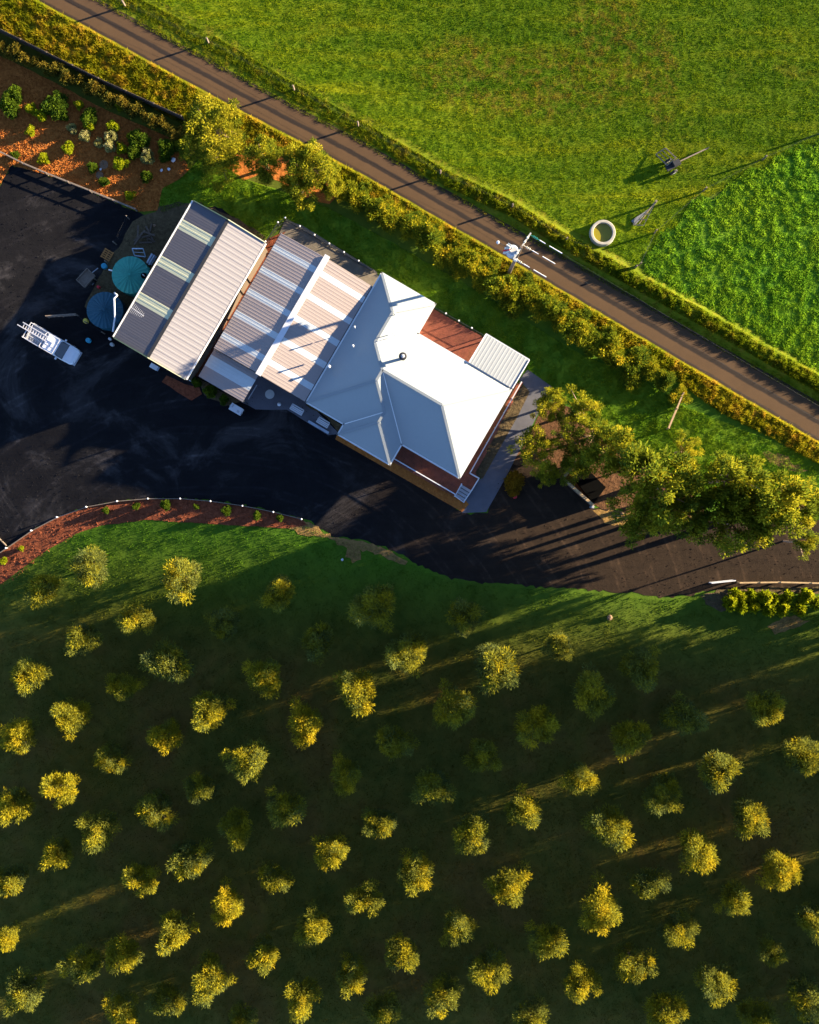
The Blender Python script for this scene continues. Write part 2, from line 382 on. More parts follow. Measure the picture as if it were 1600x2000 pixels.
M['trough'] = plain('trough_concrete', (0.30, 0.28, 0.23), 0.85, var=0.15, scale=3.0, bump=0.2)
M['red'] = plain('red_plastic', (0.5, 0.02, 0.03), 0.4, var=0.1)
M['blue'] = plain('blue_plastic', (0.03, 0.25, 0.36), 0.45, var=0.1)
M['yellow'] = plain('yellow_plastic', (0.55, 0.42, 0.06), 0.5, var=0.1)
M['black'] = plain('black_plastic', (0.003, 0.003, 0.003), 0.9, var=0.2, spec=0.02)
M['steel_blue'] = plain('transformer_paint', (0.30, 0.36, 0.44), 0.5, var=0.1)
M['ceramic'] = plain('ceramic', (0.62, 0.60, 0.50), 0.3, var=0.1)
M['pallet'] = plain('pallet_timber', (0.30, 0.13, 0.035), 0.8, var=0.2)
M['rock'] = plain('rock', (0.16, 0.10, 0.06), 0.9, var=0.25, scale=6, bump=0.3)
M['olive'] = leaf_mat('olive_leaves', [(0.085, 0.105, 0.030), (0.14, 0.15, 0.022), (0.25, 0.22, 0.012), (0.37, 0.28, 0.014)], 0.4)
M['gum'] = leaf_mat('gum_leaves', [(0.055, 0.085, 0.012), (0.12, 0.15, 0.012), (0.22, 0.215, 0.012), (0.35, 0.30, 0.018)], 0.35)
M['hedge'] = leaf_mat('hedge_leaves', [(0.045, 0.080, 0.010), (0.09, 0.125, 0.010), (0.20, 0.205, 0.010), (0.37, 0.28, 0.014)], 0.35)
M['dark_hedge'] = leaf_mat('dark_hedge_leaves', [(0.045, 0.055, 0.012), (0.075, 0.075, 0.012), (0.15, 0.115, 0.014), (0.20, 0.14, 0.02)])
M['shrub_green'] = leaf_mat('green_shrub_leaves', [(0.03, 0.06, 0.008), (0.06, 0.10, 0.008), (0.10, 0.14, 0.01)])
M['shrub_lime'] = leaf_mat('lime_shrub_leaves', [(0.12, 0.16, 0.006), (0.22, 0.26, 0.008), (0.34, 0.34, 0.012)])
M['shrub_pale'] = leaf_mat('pale_shrub_leaves', [(0.16, 0.17, 0.05), (0.30, 0.29, 0.10), (0.42, 0.38, 0.16)])
M['shrub_rust'] = leaf_mat('rust_shrub_leaves', [(0.12, 0.07, 0.008), (0.22, 0.12, 0.010), (0.26, 0.15, 0.012)])
M['dry'] = leaf_mat('dry_leaves', [(0.16, 0.07, 0.02), (0.30, 0.14, 0.04), (0.36, 0.2, 0.07)])
for k in ('paddock', 'pasture', 'verge', 'bank', 'lawn', 'orchard'):
    M['g_' + k] = ground_mat(k); M['b_' + k] = blade_mat(k)

# ------------------------------------------------------------------ ground, road, drive, beds
ROAD_S = [(-900, -535), (75, 0), (405, 180), (720, 346), (900, 450), (1000, 508), (1300, 685), (1600, 862), (2600, 1452)]
ROAD_N = [(-900, -610), (195, 0), (527, 180), (720, 282), (834, 348), (1030, 460), (1300, 615), (1600, 785), (2600, 1352)]
DRIVE = [(-2500, 380), (0, 362), (22, 322), (95, 342), (180, 375), (270, 413), (300, 425), (355, 430), (420, 400), (480, 440), (540, 500), (700, 700), (720, 850), (905, 1003),
         (950, 1003), (965, 945), (1000, 905), (1090, 925), (1160, 990), (1240, 1000), (1330, 1015), (1450, 1020), (1600, 1015), (2500, 1000), (2600, 1160),
         (1600, 1151), (1440, 1150), (1395, 1152), (1340, 1163), (1290, 1166), (1230, 1158), (1150, 1152), (1070, 1148), (1000, 1142), (940, 1138), (880, 1130),
         (845, 1115), (810, 1100), (780, 1080), (745, 1066), (700, 1055), (650, 1047), (605, 1020), (560, 1006), (500, 991), (430, 979), (354, 974), (291, 974),
         (231, 979), (171, 990), (114, 1010), (64, 1036), (15, 1070), (-60, 1120), (-300, 1330), (-2500, 1700)]
GARDEN = [(-400, -60), (0, 108), (120, 168), (200, 212), (330, 268), (372, 330), (352, 350), (318, 368), (308, 412), (270, 413), (180, 375), (95, 342), (22, 322), (0, 362), (-400, 420)]
CURVE_OUT = [(-300, 1330), (-60, 1120), (15, 1070), (64, 1036), (114, 1010), (171, 990), (231, 979), (291, 974), (354, 974), (413, 979), (475, 988), (535, 1000), (590, 1014)]
CURVE_IN = [(600, 1026), (560, 1032), (460, 1026), (330, 1018), (280, 1016), (200, 1026), (150, 1042), (80, 1082), (40, 1112), (0, 1142), (-300, 1420)]
PATH = [(1031, 722), (1078, 755), (1040, 830), (985, 938), (950, 1000), (903, 1002), (890, 960), (940, 935), (1012, 812), (1035, 765), (1014, 742)]
SIDE_BED = [(1014, 745), (1035, 765), (1012, 812), (943, 935), (925, 928)]
FRONT_BED = [(660, 846), (900, 965), (916, 985), (903, 1000), (655, 858)]
PAVED = [(557, 430), (590, 440), (735, 530), (742, 545), (725, 570), (600, 500), (540, 470)]
RED_PAD = [(326, 733), (360, 750), (390, 757), (394, 770), (374, 783), (317, 746)]
LITTER = [(515, 470), (558, 452), (420, 680), (385, 735), (340, 720)]
BARE_SE = [(1085, 940), (1160, 990), (1240, 1000), (1330, 1045), (1380, 1010), (1330, 930), (1230, 900), (1180, 860), (1090, 780), (1060, 800), (985, 940), (985, 965)]
BARE_NW = [(480, 350), (520, 340), (560, 365), (640, 400), (680, 375), (600, 330), (480, 270), (440, 330)]
YARD_BACK = [(262, 430), (330, 400), (378, 393), (470, 430), (520, 465), (300, 640), (225, 655), (165, 600), (205, 520)]

def sheet(name, poly, z, mat, jit=1.5, step=14, seed=1):
    pts = smooth_poly(poly, step, jit, seed)
    return fold_sheet(name, [P(x, y) for x, y in pts], z, mat)
def fold_sheet(name, pts, z, mat):
    bm = bmesh.new()
    bm.faces.new([bm.verts.new((p[0], p[1], 0)) for p in pts])
    for q in (0.0, S1_, S2_):
        bmesh.ops.bisect_plane(bm, geom=bm.verts[:] + bm.edges[:] + bm.faces[:], dist=1e-4, plane_co=(-10 + FALL[0] * q, 5 + FALL[1] * q, 0), plane_no=(FALL[0], FALL[1], 0))
    bmesh.ops.triangulate(bm, faces=bm.faces[:])
    bm.normal_update()
    for f in bm.faces:
        if f.normal.z < 0: f.normal_flip()
    for v in bm.verts: v.co.z = z + float(fall(v.co.x, v.co.y))
    me = bpy.data.meshes.new(name); bm.to_mesh(me); bm.free(); me.materials.append(mat)
    return link(name, me, kind='structure')

fold_sheet('ground', [(-2500, -2500), (2500, -2500), (2500, 2500), (-2500, 2500)], 0.0, M['g_orchard'])

def lerp_line(line, t):
    """point on a pixel polyline by x"""
    for (a, b) in zip(line[:-1], line[1:]):
        if a[0] <= t <= b[0] or b is line[-1]:
            f = (t - a[0]) / (b[0] - a[0]); return a[1] + (b[1] - a[1]) * f
VERGE_N = [(-900, -660), (250, 0), (420, 85), (560, 168), (720, 258), (870, 345), (1000, 405), (1100, 468), (1250, 552), (1400, 635), (1600, 750), (2600, 1320)]
FENCE_DIV = [(1240, 524), (1278, 462), (1373, 374), (1480, 318), (1600, 262), (2600, -240)]
HEDGE_N = [(-900, -540), (0, 45), (200, 150), (370, 238), (470, 280), (620, 305), (700, 362), (800, 418), (900, 478), (1000, 535), (1100, 590), (1200, 650), (1300, 715), (1400, 790), (1500, 840), (1600, 895), (2600, 1480)]
_r = random.Random(5)
DIV2 = smooth_poly(FENCE_DIV, 14, 0, closed=False)
DIV2 = [(x + _r.uniform(-7, 7), y + 9 * math.sin(i * 0.9) + _r.uniform(-9, 9) + 10) for i, (x, y) in enumerate(DIV2)]
PADDOCK = VERGE_N[:9] + [(1240, 524)] + [(x + 6, y + 14) for x, y in FENCE_DIV[1:]] + [(2600, -1800), (-900, -1800)]
PASTURE = VERGE_N[8:] + list(reversed(DIV2))
VERGE_NP = [(x, y + 8) for x, y in ROAD_N] + list(reversed(VERGE_N))
VERGE_SP = [(x, y - 8) for x, y in ROAD_S] + list(reversed(HEDGE_N))
LAWN = [(310, 372), (352, 350), (372, 330), (400, 300), (480, 350), (640, 405), (760, 470), (900, 550), (1000, 610), (1130, 690), (1250, 740), (1330, 790), (1600, 900), (2000, 1150), (1640, 1050), (1500, 1050),
        (1330, 930), (1230, 880), (1090, 770), (1078, 755), (1031, 722), (945, 655), (860, 600), (748, 535), (735, 528), (590, 440), (557, 430), (515, 470), (378, 393), (315, 415)]
sheet('paddock', PADDOCK, 0.004, M['g_paddock'], 2.0, 20)
sheet('pasture', PASTURE, 0.006, M['g_pasture'], 2.0, 20)
sheet('north_verge', VERGE_NP, 0.008, M['g_bank'], 1.0)
sheet('south_verge', VERGE_SP, 0.008, M['g_verge'], 1.0)
sheet('lawn', LAWN, 0.010, M['g_lawn'], 2.0)
sheet('bare_soil', BARE_SE, 0.014, M['dry_soil'], 4.0)
sheet('bare_soil', BARE_NW, 0.014, M['mulch'], 4.0)
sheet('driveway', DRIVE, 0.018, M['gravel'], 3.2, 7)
sheet('yard_soil', YARD_BACK, 0.022, M['brown_soil'], 4.0)
sheet('mulch_bed', GARDEN, 0.026, M['mulch'], 1.0)
sheet('curved_mulch_bed', CURVE_OUT + CURVE_IN, 0.026, M['mulch_dark'], 1.0)
sheet('tan_soil', [(575, 1008), (605, 1022), (650, 1049), (700, 1057), (745, 1068), (800, 1098), (790, 1104), (735, 1082), (700, 1072), (705, 1090), (690, 1100), (672, 1086), (676, 1070), (640, 1050), (600, 1046), (560, 1034)], 0.024, M['tan_soil'], 3.5, 8)
sheet('tan_soil', [(1500, 1222), (1530, 1206), (1560, 1204), (1580, 1215), (1552, 1228), (1515, 1240)], 0.024, M['tan_soil'], 3.0, 8)
sheet('tan_soil', [(1370, 1162), (1420, 1150), (1600, 1146), (1600, 1160), (1480, 1162), (1410, 1196), (1380, 1180)], 0.021, M['brown_soil'], 3.0, 8)
sheet('tan_soil', [(1160, 995), (1240, 1002), (1260, 1015), (1230, 1030), (1180, 1022)], 0.024, M['tan_soil'], 3.0, 8)
sheet('tan_soil', [(1490, 880), (1530, 890), (1575, 920), (1560, 925), (1500, 905)], 0.024, M['tan_soil'], 4.0, 8)
sheet('tan_soil', [(1520, 950), (1550, 945), (1555, 965), (1530, 975)], 0.024, M['tan_soil'], 4.0, 8)
sheet('concrete_path', PATH, 0.030, M['concrete'], 0.0)
sheet('side_garden_bed', SIDE_BED, 0.036, M['brown_soil'], 0.0)
sheet('front_garden_bed', FRONT_BED, 0.036, M['orange_bed'], 0.0)
sheet('paved_yard', PAVED, 0.030, M['paving'], 0.0)
sheet('bark_strip', LITTER, 0.032, M['mulch_dark'], 1.0)
sheet('front_pad', RED_PAD, 0.030, M['mulch_dark'], 0.6)
sheet('front_paving', [(472, 785), (504, 728), (600, 784), (664, 848), (640, 850), (560, 800), (500, 800)], 0.028, M['concrete'], 0.8)
sheet('front_planting', [(390, 740), (470, 786), (440, 792), (398, 772)], 0.034, M['brown_soil'], 1.5)
sheet('front_planting', [(602, 786), (668, 832), (660, 845), (640, 815), (596, 792)], 0.034, M['brown_soil'], 1.5)

# road sheet with an across-the-road attribute
xs = [-900, -400, -100] + list(range(0, 1700, 16)) + [2000, 2600]
rv = []; rf = []; ra = []
for i, x in enumerate(xs):
    ys = lerp_line(ROAD_S, x); dx = -52
    xn = x + 52; yn = lerp_line(ROAD_N, xn) if xn <= 2600 else ys - 80
    a = P(x, ys + random.uniform(-.8, .8)) + Z * 0.016; b = P(xn, yn + random.uniform(-.8, .8)) + Z * 0.016
    for k in range(11):
        rv.append(tuple(a.lerp(b, k / 10))); ra.append(k / 10)
    if i:
        for k in range(10):
            o = i * 11 + k; rf.append((o - 11, o, o + 1, o - 10))
me = bpy.data.meshes.new('road'); me.from_pydata(rv, [], rf); me.update()
at = me.attributes.new('across', 'FLOAT', 'POINT'); at.data.foreach_set('value', ra); me.materials.append(M['road'])
link('road', me, kind='structure')

# earth bank between road and paddock
def bank(name, line, w, h, mat, seed, x0=-300, x1=1900):
    vs = []; fs = []; K = 9; xs = list(range(x0, x1, 16))
    for i, x in enumerate(xs):
        y = lerp_line(line, x); c = P(x, y)
        hh = h * float(np.interp(x, [0, 700, 1000, 1250, 1600], [0.05, 0.08, 0.35, 0.75, 0.7])) * (0.55 + 0.9 * float(fbm(np.array([x * 0.012 + seed]), np.array([seed * 1.7]))[0]))
        for k in range(K):
            t = k / (K - 1) * 2 - 1
            zz = hh * (math.cos(math.pi * t) * 0.5 + 0.5)
            zz *= 0.35 + 1.2 * float(fbm(np.array([x * 0.045 + k * 0.6]), np.array([k * 1.3 + seed]))[0])
            wob = 0.9 * (float(fbm(np.array([x * 0.03]), np.array([seed * 5.1]))[0]) - 0.5)
            vs.append(c - V * (t * w + wob * (1 - abs(t))) + Z * (zz + 0.006))
        if i:
            for k in range(K - 1):
                o = i * K + k; fs.append((o - K, o - K + 1, o + 1, o))
    m = MB(); m.add(vs, fs); return m.build(name, mat, smooth=True, kind='structure')
bank('earth_bank', VERGE_N, 1.3, 0.6, M['g_bank'], 3.0)

# ------------------------------------------------------------------ grass as real blades
def blades(name, n, poly, excl, mat, h0, h1, w, clump=0.5, cl_scale=1.3, lean=0.7, bbox=None, thresh=None, z0=0.0, zline=None, hprof=None):
    xs0 = [p[0] for p in poly]; ys0 = [p[1] for p in poly]
    bx = bbox or (-100, 1700, -100, 2100)
    x0, x1 = max(min(xs0), bx[0]), min(max(xs0), bx[1]); y0, y1 = max(min(ys0), bx[2]), min(max(ys0), bx[3])
    # oversample by the share of the box that the polygon fills
    tx = rng.uniform(x0, x1, 4000); ty = rng.uniform(y0, y1, 4000)
    share = max(0.02, inpoly(tx, ty, poly).mean())
    k = int(n / share); px = rng.uniform(x0, x1, k); py = rng.uniform(y0, y1, k)
    keep = inpoly(px, py, poly)
    for e in excl: keep &= ~inpoly(px, py, e)
    px = px[keep]; py = py[keep]
    cn = fbm(px * 0.05 * cl_scale, py * 0.05 * cl_scale, 3)
    if thresh is not None:
        kp = cn > thresh + rng.uniform(-0.08, 0.08, len(px)); px, py, cn = px[kp], py[kp], cn[kp]
    n = len(px)
    hmul = hprof(px) if hprof is not None else 1.0
    hh = hmul * rng.uniform(h0, h1, n) * np.clip(1 - clump + clump * 2.2 * (cn - 0.22) / 0.55, 0.25, 2.0)
    az = rng.uniform(0, 2 * np.pi, n); ln = rng.uniform(0.1, lean, n)
    x = (px - 800) * 0.05; y = (1000 - py) * 0.05
    z = np.full(n, z0) + fall(x, y)
    if zline is not None: z = z + zline(px, py)
    dx = np.cos(az) * ln * hh; dy = np.sin(az) * ln * hh
    wa = rng.uniform(0, 2 * np.pi, n); wx = np.cos(wa) * w * 0.5 * rng.uniform(0.6, 1.4, n); wy = np.sin(wa) * w * 0.5
    v = np.empty((n, 3, 3), np.float32)
    v[:, 0] = np.stack([x - wx, y - wy, z], 1); v[:, 1] = np.stack([x + wx, y + wy, z], 1)
    v[:, 2] = np.stack([x + dx, y + dy, z + hh], 1)
    tone = np.repeat(np.clip(rng.normal(0.5, 0.2, n) + (cn - 0.5) * 0.6, 0, 1), 3)
    me = np_mesh(name, v.reshape(-1, 3), np.arange(n * 3), 3, mat, tone)
    return link(name, me, kind='stuff', label=None) if False else link(name, me, kind='stuff')
def bank_z(px, py):
    # height of the bank under verge grass
    yl = np.interp(px, [p[0] for p in VERGE_N], [p[1] for p in VERGE_N])
    d = np.abs((py - yl) * 0.05 * math.cos(TH))
    return np.where(d < 1.5, 0.6 * np.interp(px, [0, 700, 1000, 1250, 1600], [0.05, 0.08, 0.35, 0.75, 0.7]) * (np.cos(np.pi * np.clip(d / 1.5, 0, 1)) * 0.5 + 0.5), 0)
HOUSEFOOT = [(748, 540), (845, 595), (820, 650), (1030, 700), (1014, 745), (905, 960), (662, 848), (600, 785)]
SHEDFOOT = [(378, 393), (517, 475), (358, 740), (218, 655)]
EXC = [DRIVE, GARDEN, PATH, HOUSEFOOT, SHEDFOOT, PAVED]
blades('paddock_grass', 380000, PADDOCK, [], M['b_paddock'], 0.04, 0.125, 0.05, 0.45, 2.2, lean=1.0)
blades('pasture_grass', 120000, PASTURE, [], M['b_pasture'], 0.05, 0.17, 0.09, 0.75, 1.8, lean=0.9)
blades('bank_grass', 70000, [(x, y - 15) for x, y in VERGE_N] + [(x, y + 20) for x, y in reversed(VERGE_N)], [], M['b_bank'], 0.08, 0.32, 0.08, 0.85, 2.8, zline=bank_z, hprof=lambda q: np.interp(q, [0, 700, 1000, 1600], [0.3, 0.35, 0.75, 0.85]))
blades('verge_weeds', 40000, VERGE_NP, [], M['b_bank'], 0.04, 0.13, 0.06, 0.7, 2.2)
blades('roadside_weeds', 90000, [(x, y + 4) for x, y in ROAD_S] + list(reversed([(x, y + 12) for x, y in HEDGE_N])), [], M['b_verge'], 0.10, 0.36, 0.08, 0.8, 2.6)
blades('lawn_grass', 110000, LAWN, EXC, M['b_lawn'], 0.05, 0.16, 0.06, 0.6, 1.5)
ORCH = list(reversed(CURVE_IN)) + [(650, 1053), (745, 1072), (810, 1106), (880, 1136), (1000, 1147), (1150, 1158), (1290, 1172), (1395, 1160), (1600, 1200), (2000, 1190), (2000, 2200), (-300, 2200)]
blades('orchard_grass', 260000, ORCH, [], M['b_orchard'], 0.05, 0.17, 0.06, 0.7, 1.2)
# bark chips
def chips(name, n, poly, mat_name, s0, s1, z=0.03):
    xs0 = [p[0] for p in poly]; ys0 = [p[1] for p in poly]
    px = rng.uniform(max(min(xs0), -60), max(xs0), n); py = rng.uniform(min(ys0), min(max(ys0), 1300), n)
    k = inpoly(px, py, poly); px, py = px[k], py[k]; n = len(px)
    x = (px - 800) * 0.05; y = (1000 - py) * 0.05
    c = np.stack([x, y, z + fall(x, y) + rng.uniform(0, 0.06, n)], 1)
    a = rng.normal(size=(n, 3)); a[:, 2] *= 0.5; a /= np.linalg.norm(a, axis=1)[:, None]
    b = np.cross(a, rng.normal(size=(n, 3))); b /= np.linalg.norm(b, axis=1)[:, None]
    L = rng.uniform(s0, s1, n)[:, None]; w = L * 0.45
    v = np.stack([c - a * L - b * w, c + a * L - b * w, c + a * L + b * w, c - a * L + b * w], 1).reshape(-1, 3)
    me = np_mesh(name, v, np.arange(n * 4), 4, M[mat_name], None)
    return link(name, me, kind='stuff')
chips('bark_chips', 60000, GARDEN, 'mulch', 0.03, 0.08)
chips('bark_chips', 9000, CURVE_OUT + CURVE_IN, 'mulch_dark', 0.04, 0.09)
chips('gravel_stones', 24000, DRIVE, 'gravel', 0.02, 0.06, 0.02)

# ------------------------------------------------------------------ house
EZ = 2.9; K = 0.05 * (H - EZ) / H
HO = P(600, 785, 0) * ((H - EZ) / H)
house = thing('house', (HO.x, HO.y, 0), 'white metal hip roofed farmhouse with red timber decks beside the dark drive', 'house')
def hp(u, v, d=0.0, z=None):
    """plan (u,v) in photo pixels; d = distance from its eave, in pixels"""
    p = HO + U * (u * K) + V * (v * K); p.z = EZ + d * K * math.tan(R(26.5)) if z is None else z; return p
R1 = hp(59, -231, 59); R2 = hp(59, -164, 59); R3 = hp(100, -123, 100); R4 = hp(231, -123, 100)
S1 = hp(100, -100, 100); S2 = hp(142.5, -57.5, 57.5); S3 = hp(142.5, -34.5, 57.5)
e = {k: hp(*k) for k in [(0, 0), (0, -290), (118, -290), (118, -223), (331, -223), (331, -23), (200, -23), (200, 23), (85, 23), (85, 0)]}
FACES = [[e[0, 0], S1, R3, R2, R1, e[0, -290]], [e[0, -290], R1, e[118, -290]], [e[118, -290], R1, R2, e[118, -223]],
         [e[118, -223], R2, R3, R4, e[331, -223]], [e[331, -223], R4, e[331, -23]], [e[331, -23], R4, R3, e[200, -23]],
         [e[200, -23], R3, S1, S2, S3, e[200, 23]], [e[200, 23], S3, e[85, 23]], [e[85, 23], S3, S2, e[85, 0]], [e[85, 0], S2, S1, e[0, 0]]]
def slab(face, t=0.05):
    m = MB(); n = len(face)
    nrm = (face[1] - face[0]).cross(face[2] - face[0]).normalized()
    if nrm.z < 0: face = list(reversed(face)); nrm = -nrm
    dn = Z * -t
    m.add([p for p in face] + [p + dn for p in face], [tuple(range(n)), tuple(range(2 * n - 1, n - 1, -1))] + [(i, n + i, n + (i + 1) % n, (i + 1) % n) for i in range(n)])
    return m
for f in FACES: slab(f).build('roof_plane', M['roof_white'], house)
for a, b in [(R1, R2), (R3, R4), (R3, S1), (S2, S3), (e[0, -290], R1), (e[118, -290], R1), (R2, R3), (R4, e[331, -223]), (R4, e[331, -23]), (S1, e[0, 0]), (S1, S2), (S3, e[200, 23]), (S3, e[85, 23])]:
    MB().bar(a + Z * 0.035, b + Z * 0.035, 0.24, 0.05).build('ridge_cap', M['ridge_white'], house)
for a, b in [(R2, e[118, -223]), (R3, e[200, -23]), (S2, e[85, 0])]:
    MB().bar(a + Z * 0.008, b + Z * 0.008, 0.16, 0.012).build('valley_flashing', M['gutter'], house)
PLAN = [(0, 0), (0, -290), (118, -290), (118, -223), (331, -223), (331, -23), (200, -23), (200, 23), (85, 23), (85, 0)]
cx_, cy_ = 150, -130
for i in range(len(PLAN)):
    a = e[PLAN[i]]; b = e[PLAN[(i + 1) % len(PLAN)]]; d = (b - a).normalized(); o = Vector((-d.y, d.x, 0)) * 0.075
    MB().bar(a + o - Z * 0.06 - d * 0.14, b + o - Z * 0.06 + d * 0.14 - d * 0.28 * 0, 0.14, 0.12).build('gutter', M['gutter'], house)
WP = [(12, -12), (12, -278), (106, -278), (106, -211), (300, -211), (300, -46), (188, -46), (188, 10), (97, 10), (97, -12)]
m = MB(); m.prism([hp(u, v, z=0) for u, v in WP], 0.0, EZ - 0.06); m.build('wall', M['wall'], house)
def window(parent, c, along, out, w, h, name='window'):
    ax = (along, out, Z)
    f = MB()
    for s in (-1, 1):
        f.box(c + along * (s * w / 2), (0.08, 0.06, h + 0.08), ax); f.box(c + Z * (s * h / 2), (w, 0.062, 0.08), ax)
    f.box(c, (0.05, 0.05, h), ax)
    fo = f.build(name, M['white'], parent)
    MB().box(c - out * 0.0, (w - 0.08, 0.02, h - 0.08), ax).build('pane', M['glass'], parent).parent = fo
for u in (225, 265): window(house, hp(u, -46, z=1.6) + V * 0.035, U, V, 1.5, 1.2)
for u in (150, 190, 250): window(house, hp(u, -211, z=1.6) - V * 0.035, U, V, 1.6, 1.2)
for v in (-170, -90): window(house, hp(300, v, z=1.6) + U * 0.035, V, U, 1.6, 1.2)
window(house, hp(140, 10, z=1.5) + V * 0.035, U, V, 1.8, 1.3)
dcen = hp(209, -46, z=1.62) + V * 0.03
door = MB().box(dcen, (0.9, 0.05, 2.04), (U, V, Z)).build('door', M['deck'], house)
MB().box(dcen + U * 0.36 + V * 0.05, (0.04, 0.05, 0.12), (U, V, Z)).build('handle', M['grey'], house).parent = door
# flue and vents stand on the roof they belong to
fl = P(787, 697, 5.3); fl = Vector((fl.x, fl.y, 4.35))
flue = MB().tube(fl, fl + Z * 1.1, 0.15, 0.15, 14).build('flue', M['dark_metal'], house)
MB().lathe(fl + Z * 1.1, [(0.17, 0.0), (0.36, 0.03), (0.38, 0.26), (0.34, 0.31), (0.2, 0.34)], 18).build('cap', M['dark_metal'], house).parent = flue
MB().lathe(fl + Z * 1.5, [(0.18, 0.0), (0.16, 0.06), (0.02, 0.10)], 14).build('cowl', M['grey'], house).parent = flue
MB().lathe(fl - Z * 0.12, [(0.30, 0.0), (0.22, 0.18), (0.16, 0.24)], 14).build('flashing', M['ridge_white'], house).parent = flue
for (px, py, z, r, hh) in [(690, 676, 4.7, 0.10, 0.3), (693, 639, 4.6, 0.08, 0.2), (644, 717, 3.6, 0.14, 0.45), (772, 613, 4.6, 0.05, 0.25), (767, 650, 4.5, 0.05, 0.25), (772, 655, 4.5, 0.05, 0.2)]:
    b = P(px, py, z); vp = MB().tube(b - Z * 0.4, b + Z * hh, r * 0.7, r * 0.7, 10).build('vent_pipe', M['grey'], house)
    MB().lathe(b + Z * hh, [(r, 0.0), (r * 1.05, 0.06), (r * 0.4, 0.14)], 10).build('vent_cap', M['gutter'], house).parent = vp
# decks, boards laid one by one inside one part
def deck(name, poly, z, parent, along, pitch=0.145):
    xs = [p.dot(along) for p in poly]; across = Vector((-along.y, along.x, 0))
    ys = [p.dot(across) for p in poly]; pl2 = [(p.dot(along), p.dot(across)) for p in poly]
    m = MB(); y = min(ys) + pitch / 2
    while y < max(ys):
        hits = []
        for (a, b) in zip(pl2, pl2[1:] + pl2[:1]):
            if (a[1] > y) != (b[1] > y): hits.append(a[0] + (y - a[1]) / (b[1] - a[1]) * (b[0] - a[0]))
        hits.sort()
        for a, b in zip(hits[::2], hits[1::2]):
            m.box(along * ((a + b) / 2) + across * y + Z * (z + random.uniform(-0.003, 0.003)), (b - a, pitch - 0.012, 0.03), (along, across, Z))
        y += pitch
    return m.build(name, M['deck'], parent, kind='stuff')
DZ = 0.45
deck('deck_boards', [P(x, y, DZ) for x, y in [(843, 602), (948, 661), (920, 712), (815, 652)]], DZ, house, U)
deck('deck_boards', [P(x, y, DZ) for x, y in [(770, 855), (896, 925), (928, 925), (935, 934), (922, 958), (902, 947), (889, 970), (764, 899)]], DZ, house, U)
deck('deck_boards', [P(x, y, DZ) for x, y in [(1006, 750), (1021, 746), (928, 926), (905, 926)]], DZ, house, V)
m = MB()
for poly in ([(843, 602), (948, 661), (920, 712), (815, 652)], [(770, 855), (896, 925), (928, 925), (935, 934), (922, 958), (902, 947), (889, 970), (764, 899)]):
    n = len(poly); pts = [P(x, y, DZ) for x, y in poly]
    for a, b in zip(pts, pts[1:] + pts[:1]): MB().bar(a - Z * 0.11, b - Z * 0.11, 0.06, 0.16).build('deck_bearer', M['deck'], house)
# white balustrade
def rail(pts, parent, mat, hgt=1.0, z=DZ, step=1.6):
    w = [P(x, y, z + hgt) for x, y in pts]
    tr = MB(); po = []; ba = MB()
    for a, b in zip(w[:-1], w[1:]):
        tr.bar(a, b, 0.09, 0.06); tr.bar(a - Z * (hgt - 0.12), b - Z * (hgt - 0.12), 0.05, 0.05)
        L = (b - a).length; k = max(1, round(L / step))
        for i in range(k + 1):
            c = a.lerp(b, i / k); po.append(MB().box(c - Z * (hgt / 2), (0.09, 0.09, hgt - 0.04)))
        kk = int(L / 0.13)
        for i in range(1, kk): c = a.lerp(b, i / kk); ba.box(c - Z * (hgt / 2 - 0.03), (0.025, 0.025, hgt - 0.2))
    r = tr.build('balustrade', mat, parent)
    for q in po: q.build('post', mat, parent).parent = r
    ba.build('balusters', mat, parent, kind='stuff').parent = r
rail([(767, 894), (889, 965)], house, M['white'])
rail([(1019, 746), (918, 924), (936, 934), (922, 957)], house, M['white'])
# steps, pale treads
st = None; c0 = P(904.5, 963, DZ); ax = ((P(922, 958) - P(902, 946)).normalized(), (P(906, 981) - P(922, 958)).normalized())
sr = MB()
for s in (-0.55, 0.55): sr.bar(c0 + ax[0] * s - ax[1] * 0.65 + Z * 0.02, c0 + ax[0] * s + ax[1] * 0.65 + Z * -0.36, 0.07, 0.2)
st = sr.build('steps', M['white'], house)
for i in range(4): MB().box(c0 + ax[1] * (-0.5 + i * 0.33) + Z * (0.06 - i * 0.11), (1.05, 0.26, 0.04), (ax[0], ax[1], Z)).build('tread', M['grey'], house).parent = st
rail([(902, 945), (889, 969)], house, M['white'], 0.95, DZ, 1.2)
tr = MB(); 
for a, b in (((922, 957), (906, 981)), ((889, 969), (906, 981))):
    tr.bar(P(*a, 1.2), P(*b, 1.0), 0.08, 0.05); tr.box(P(*b, 0.5), (0.08, 0.08, 1.0))
tr.build('handrail', M['white'], house)

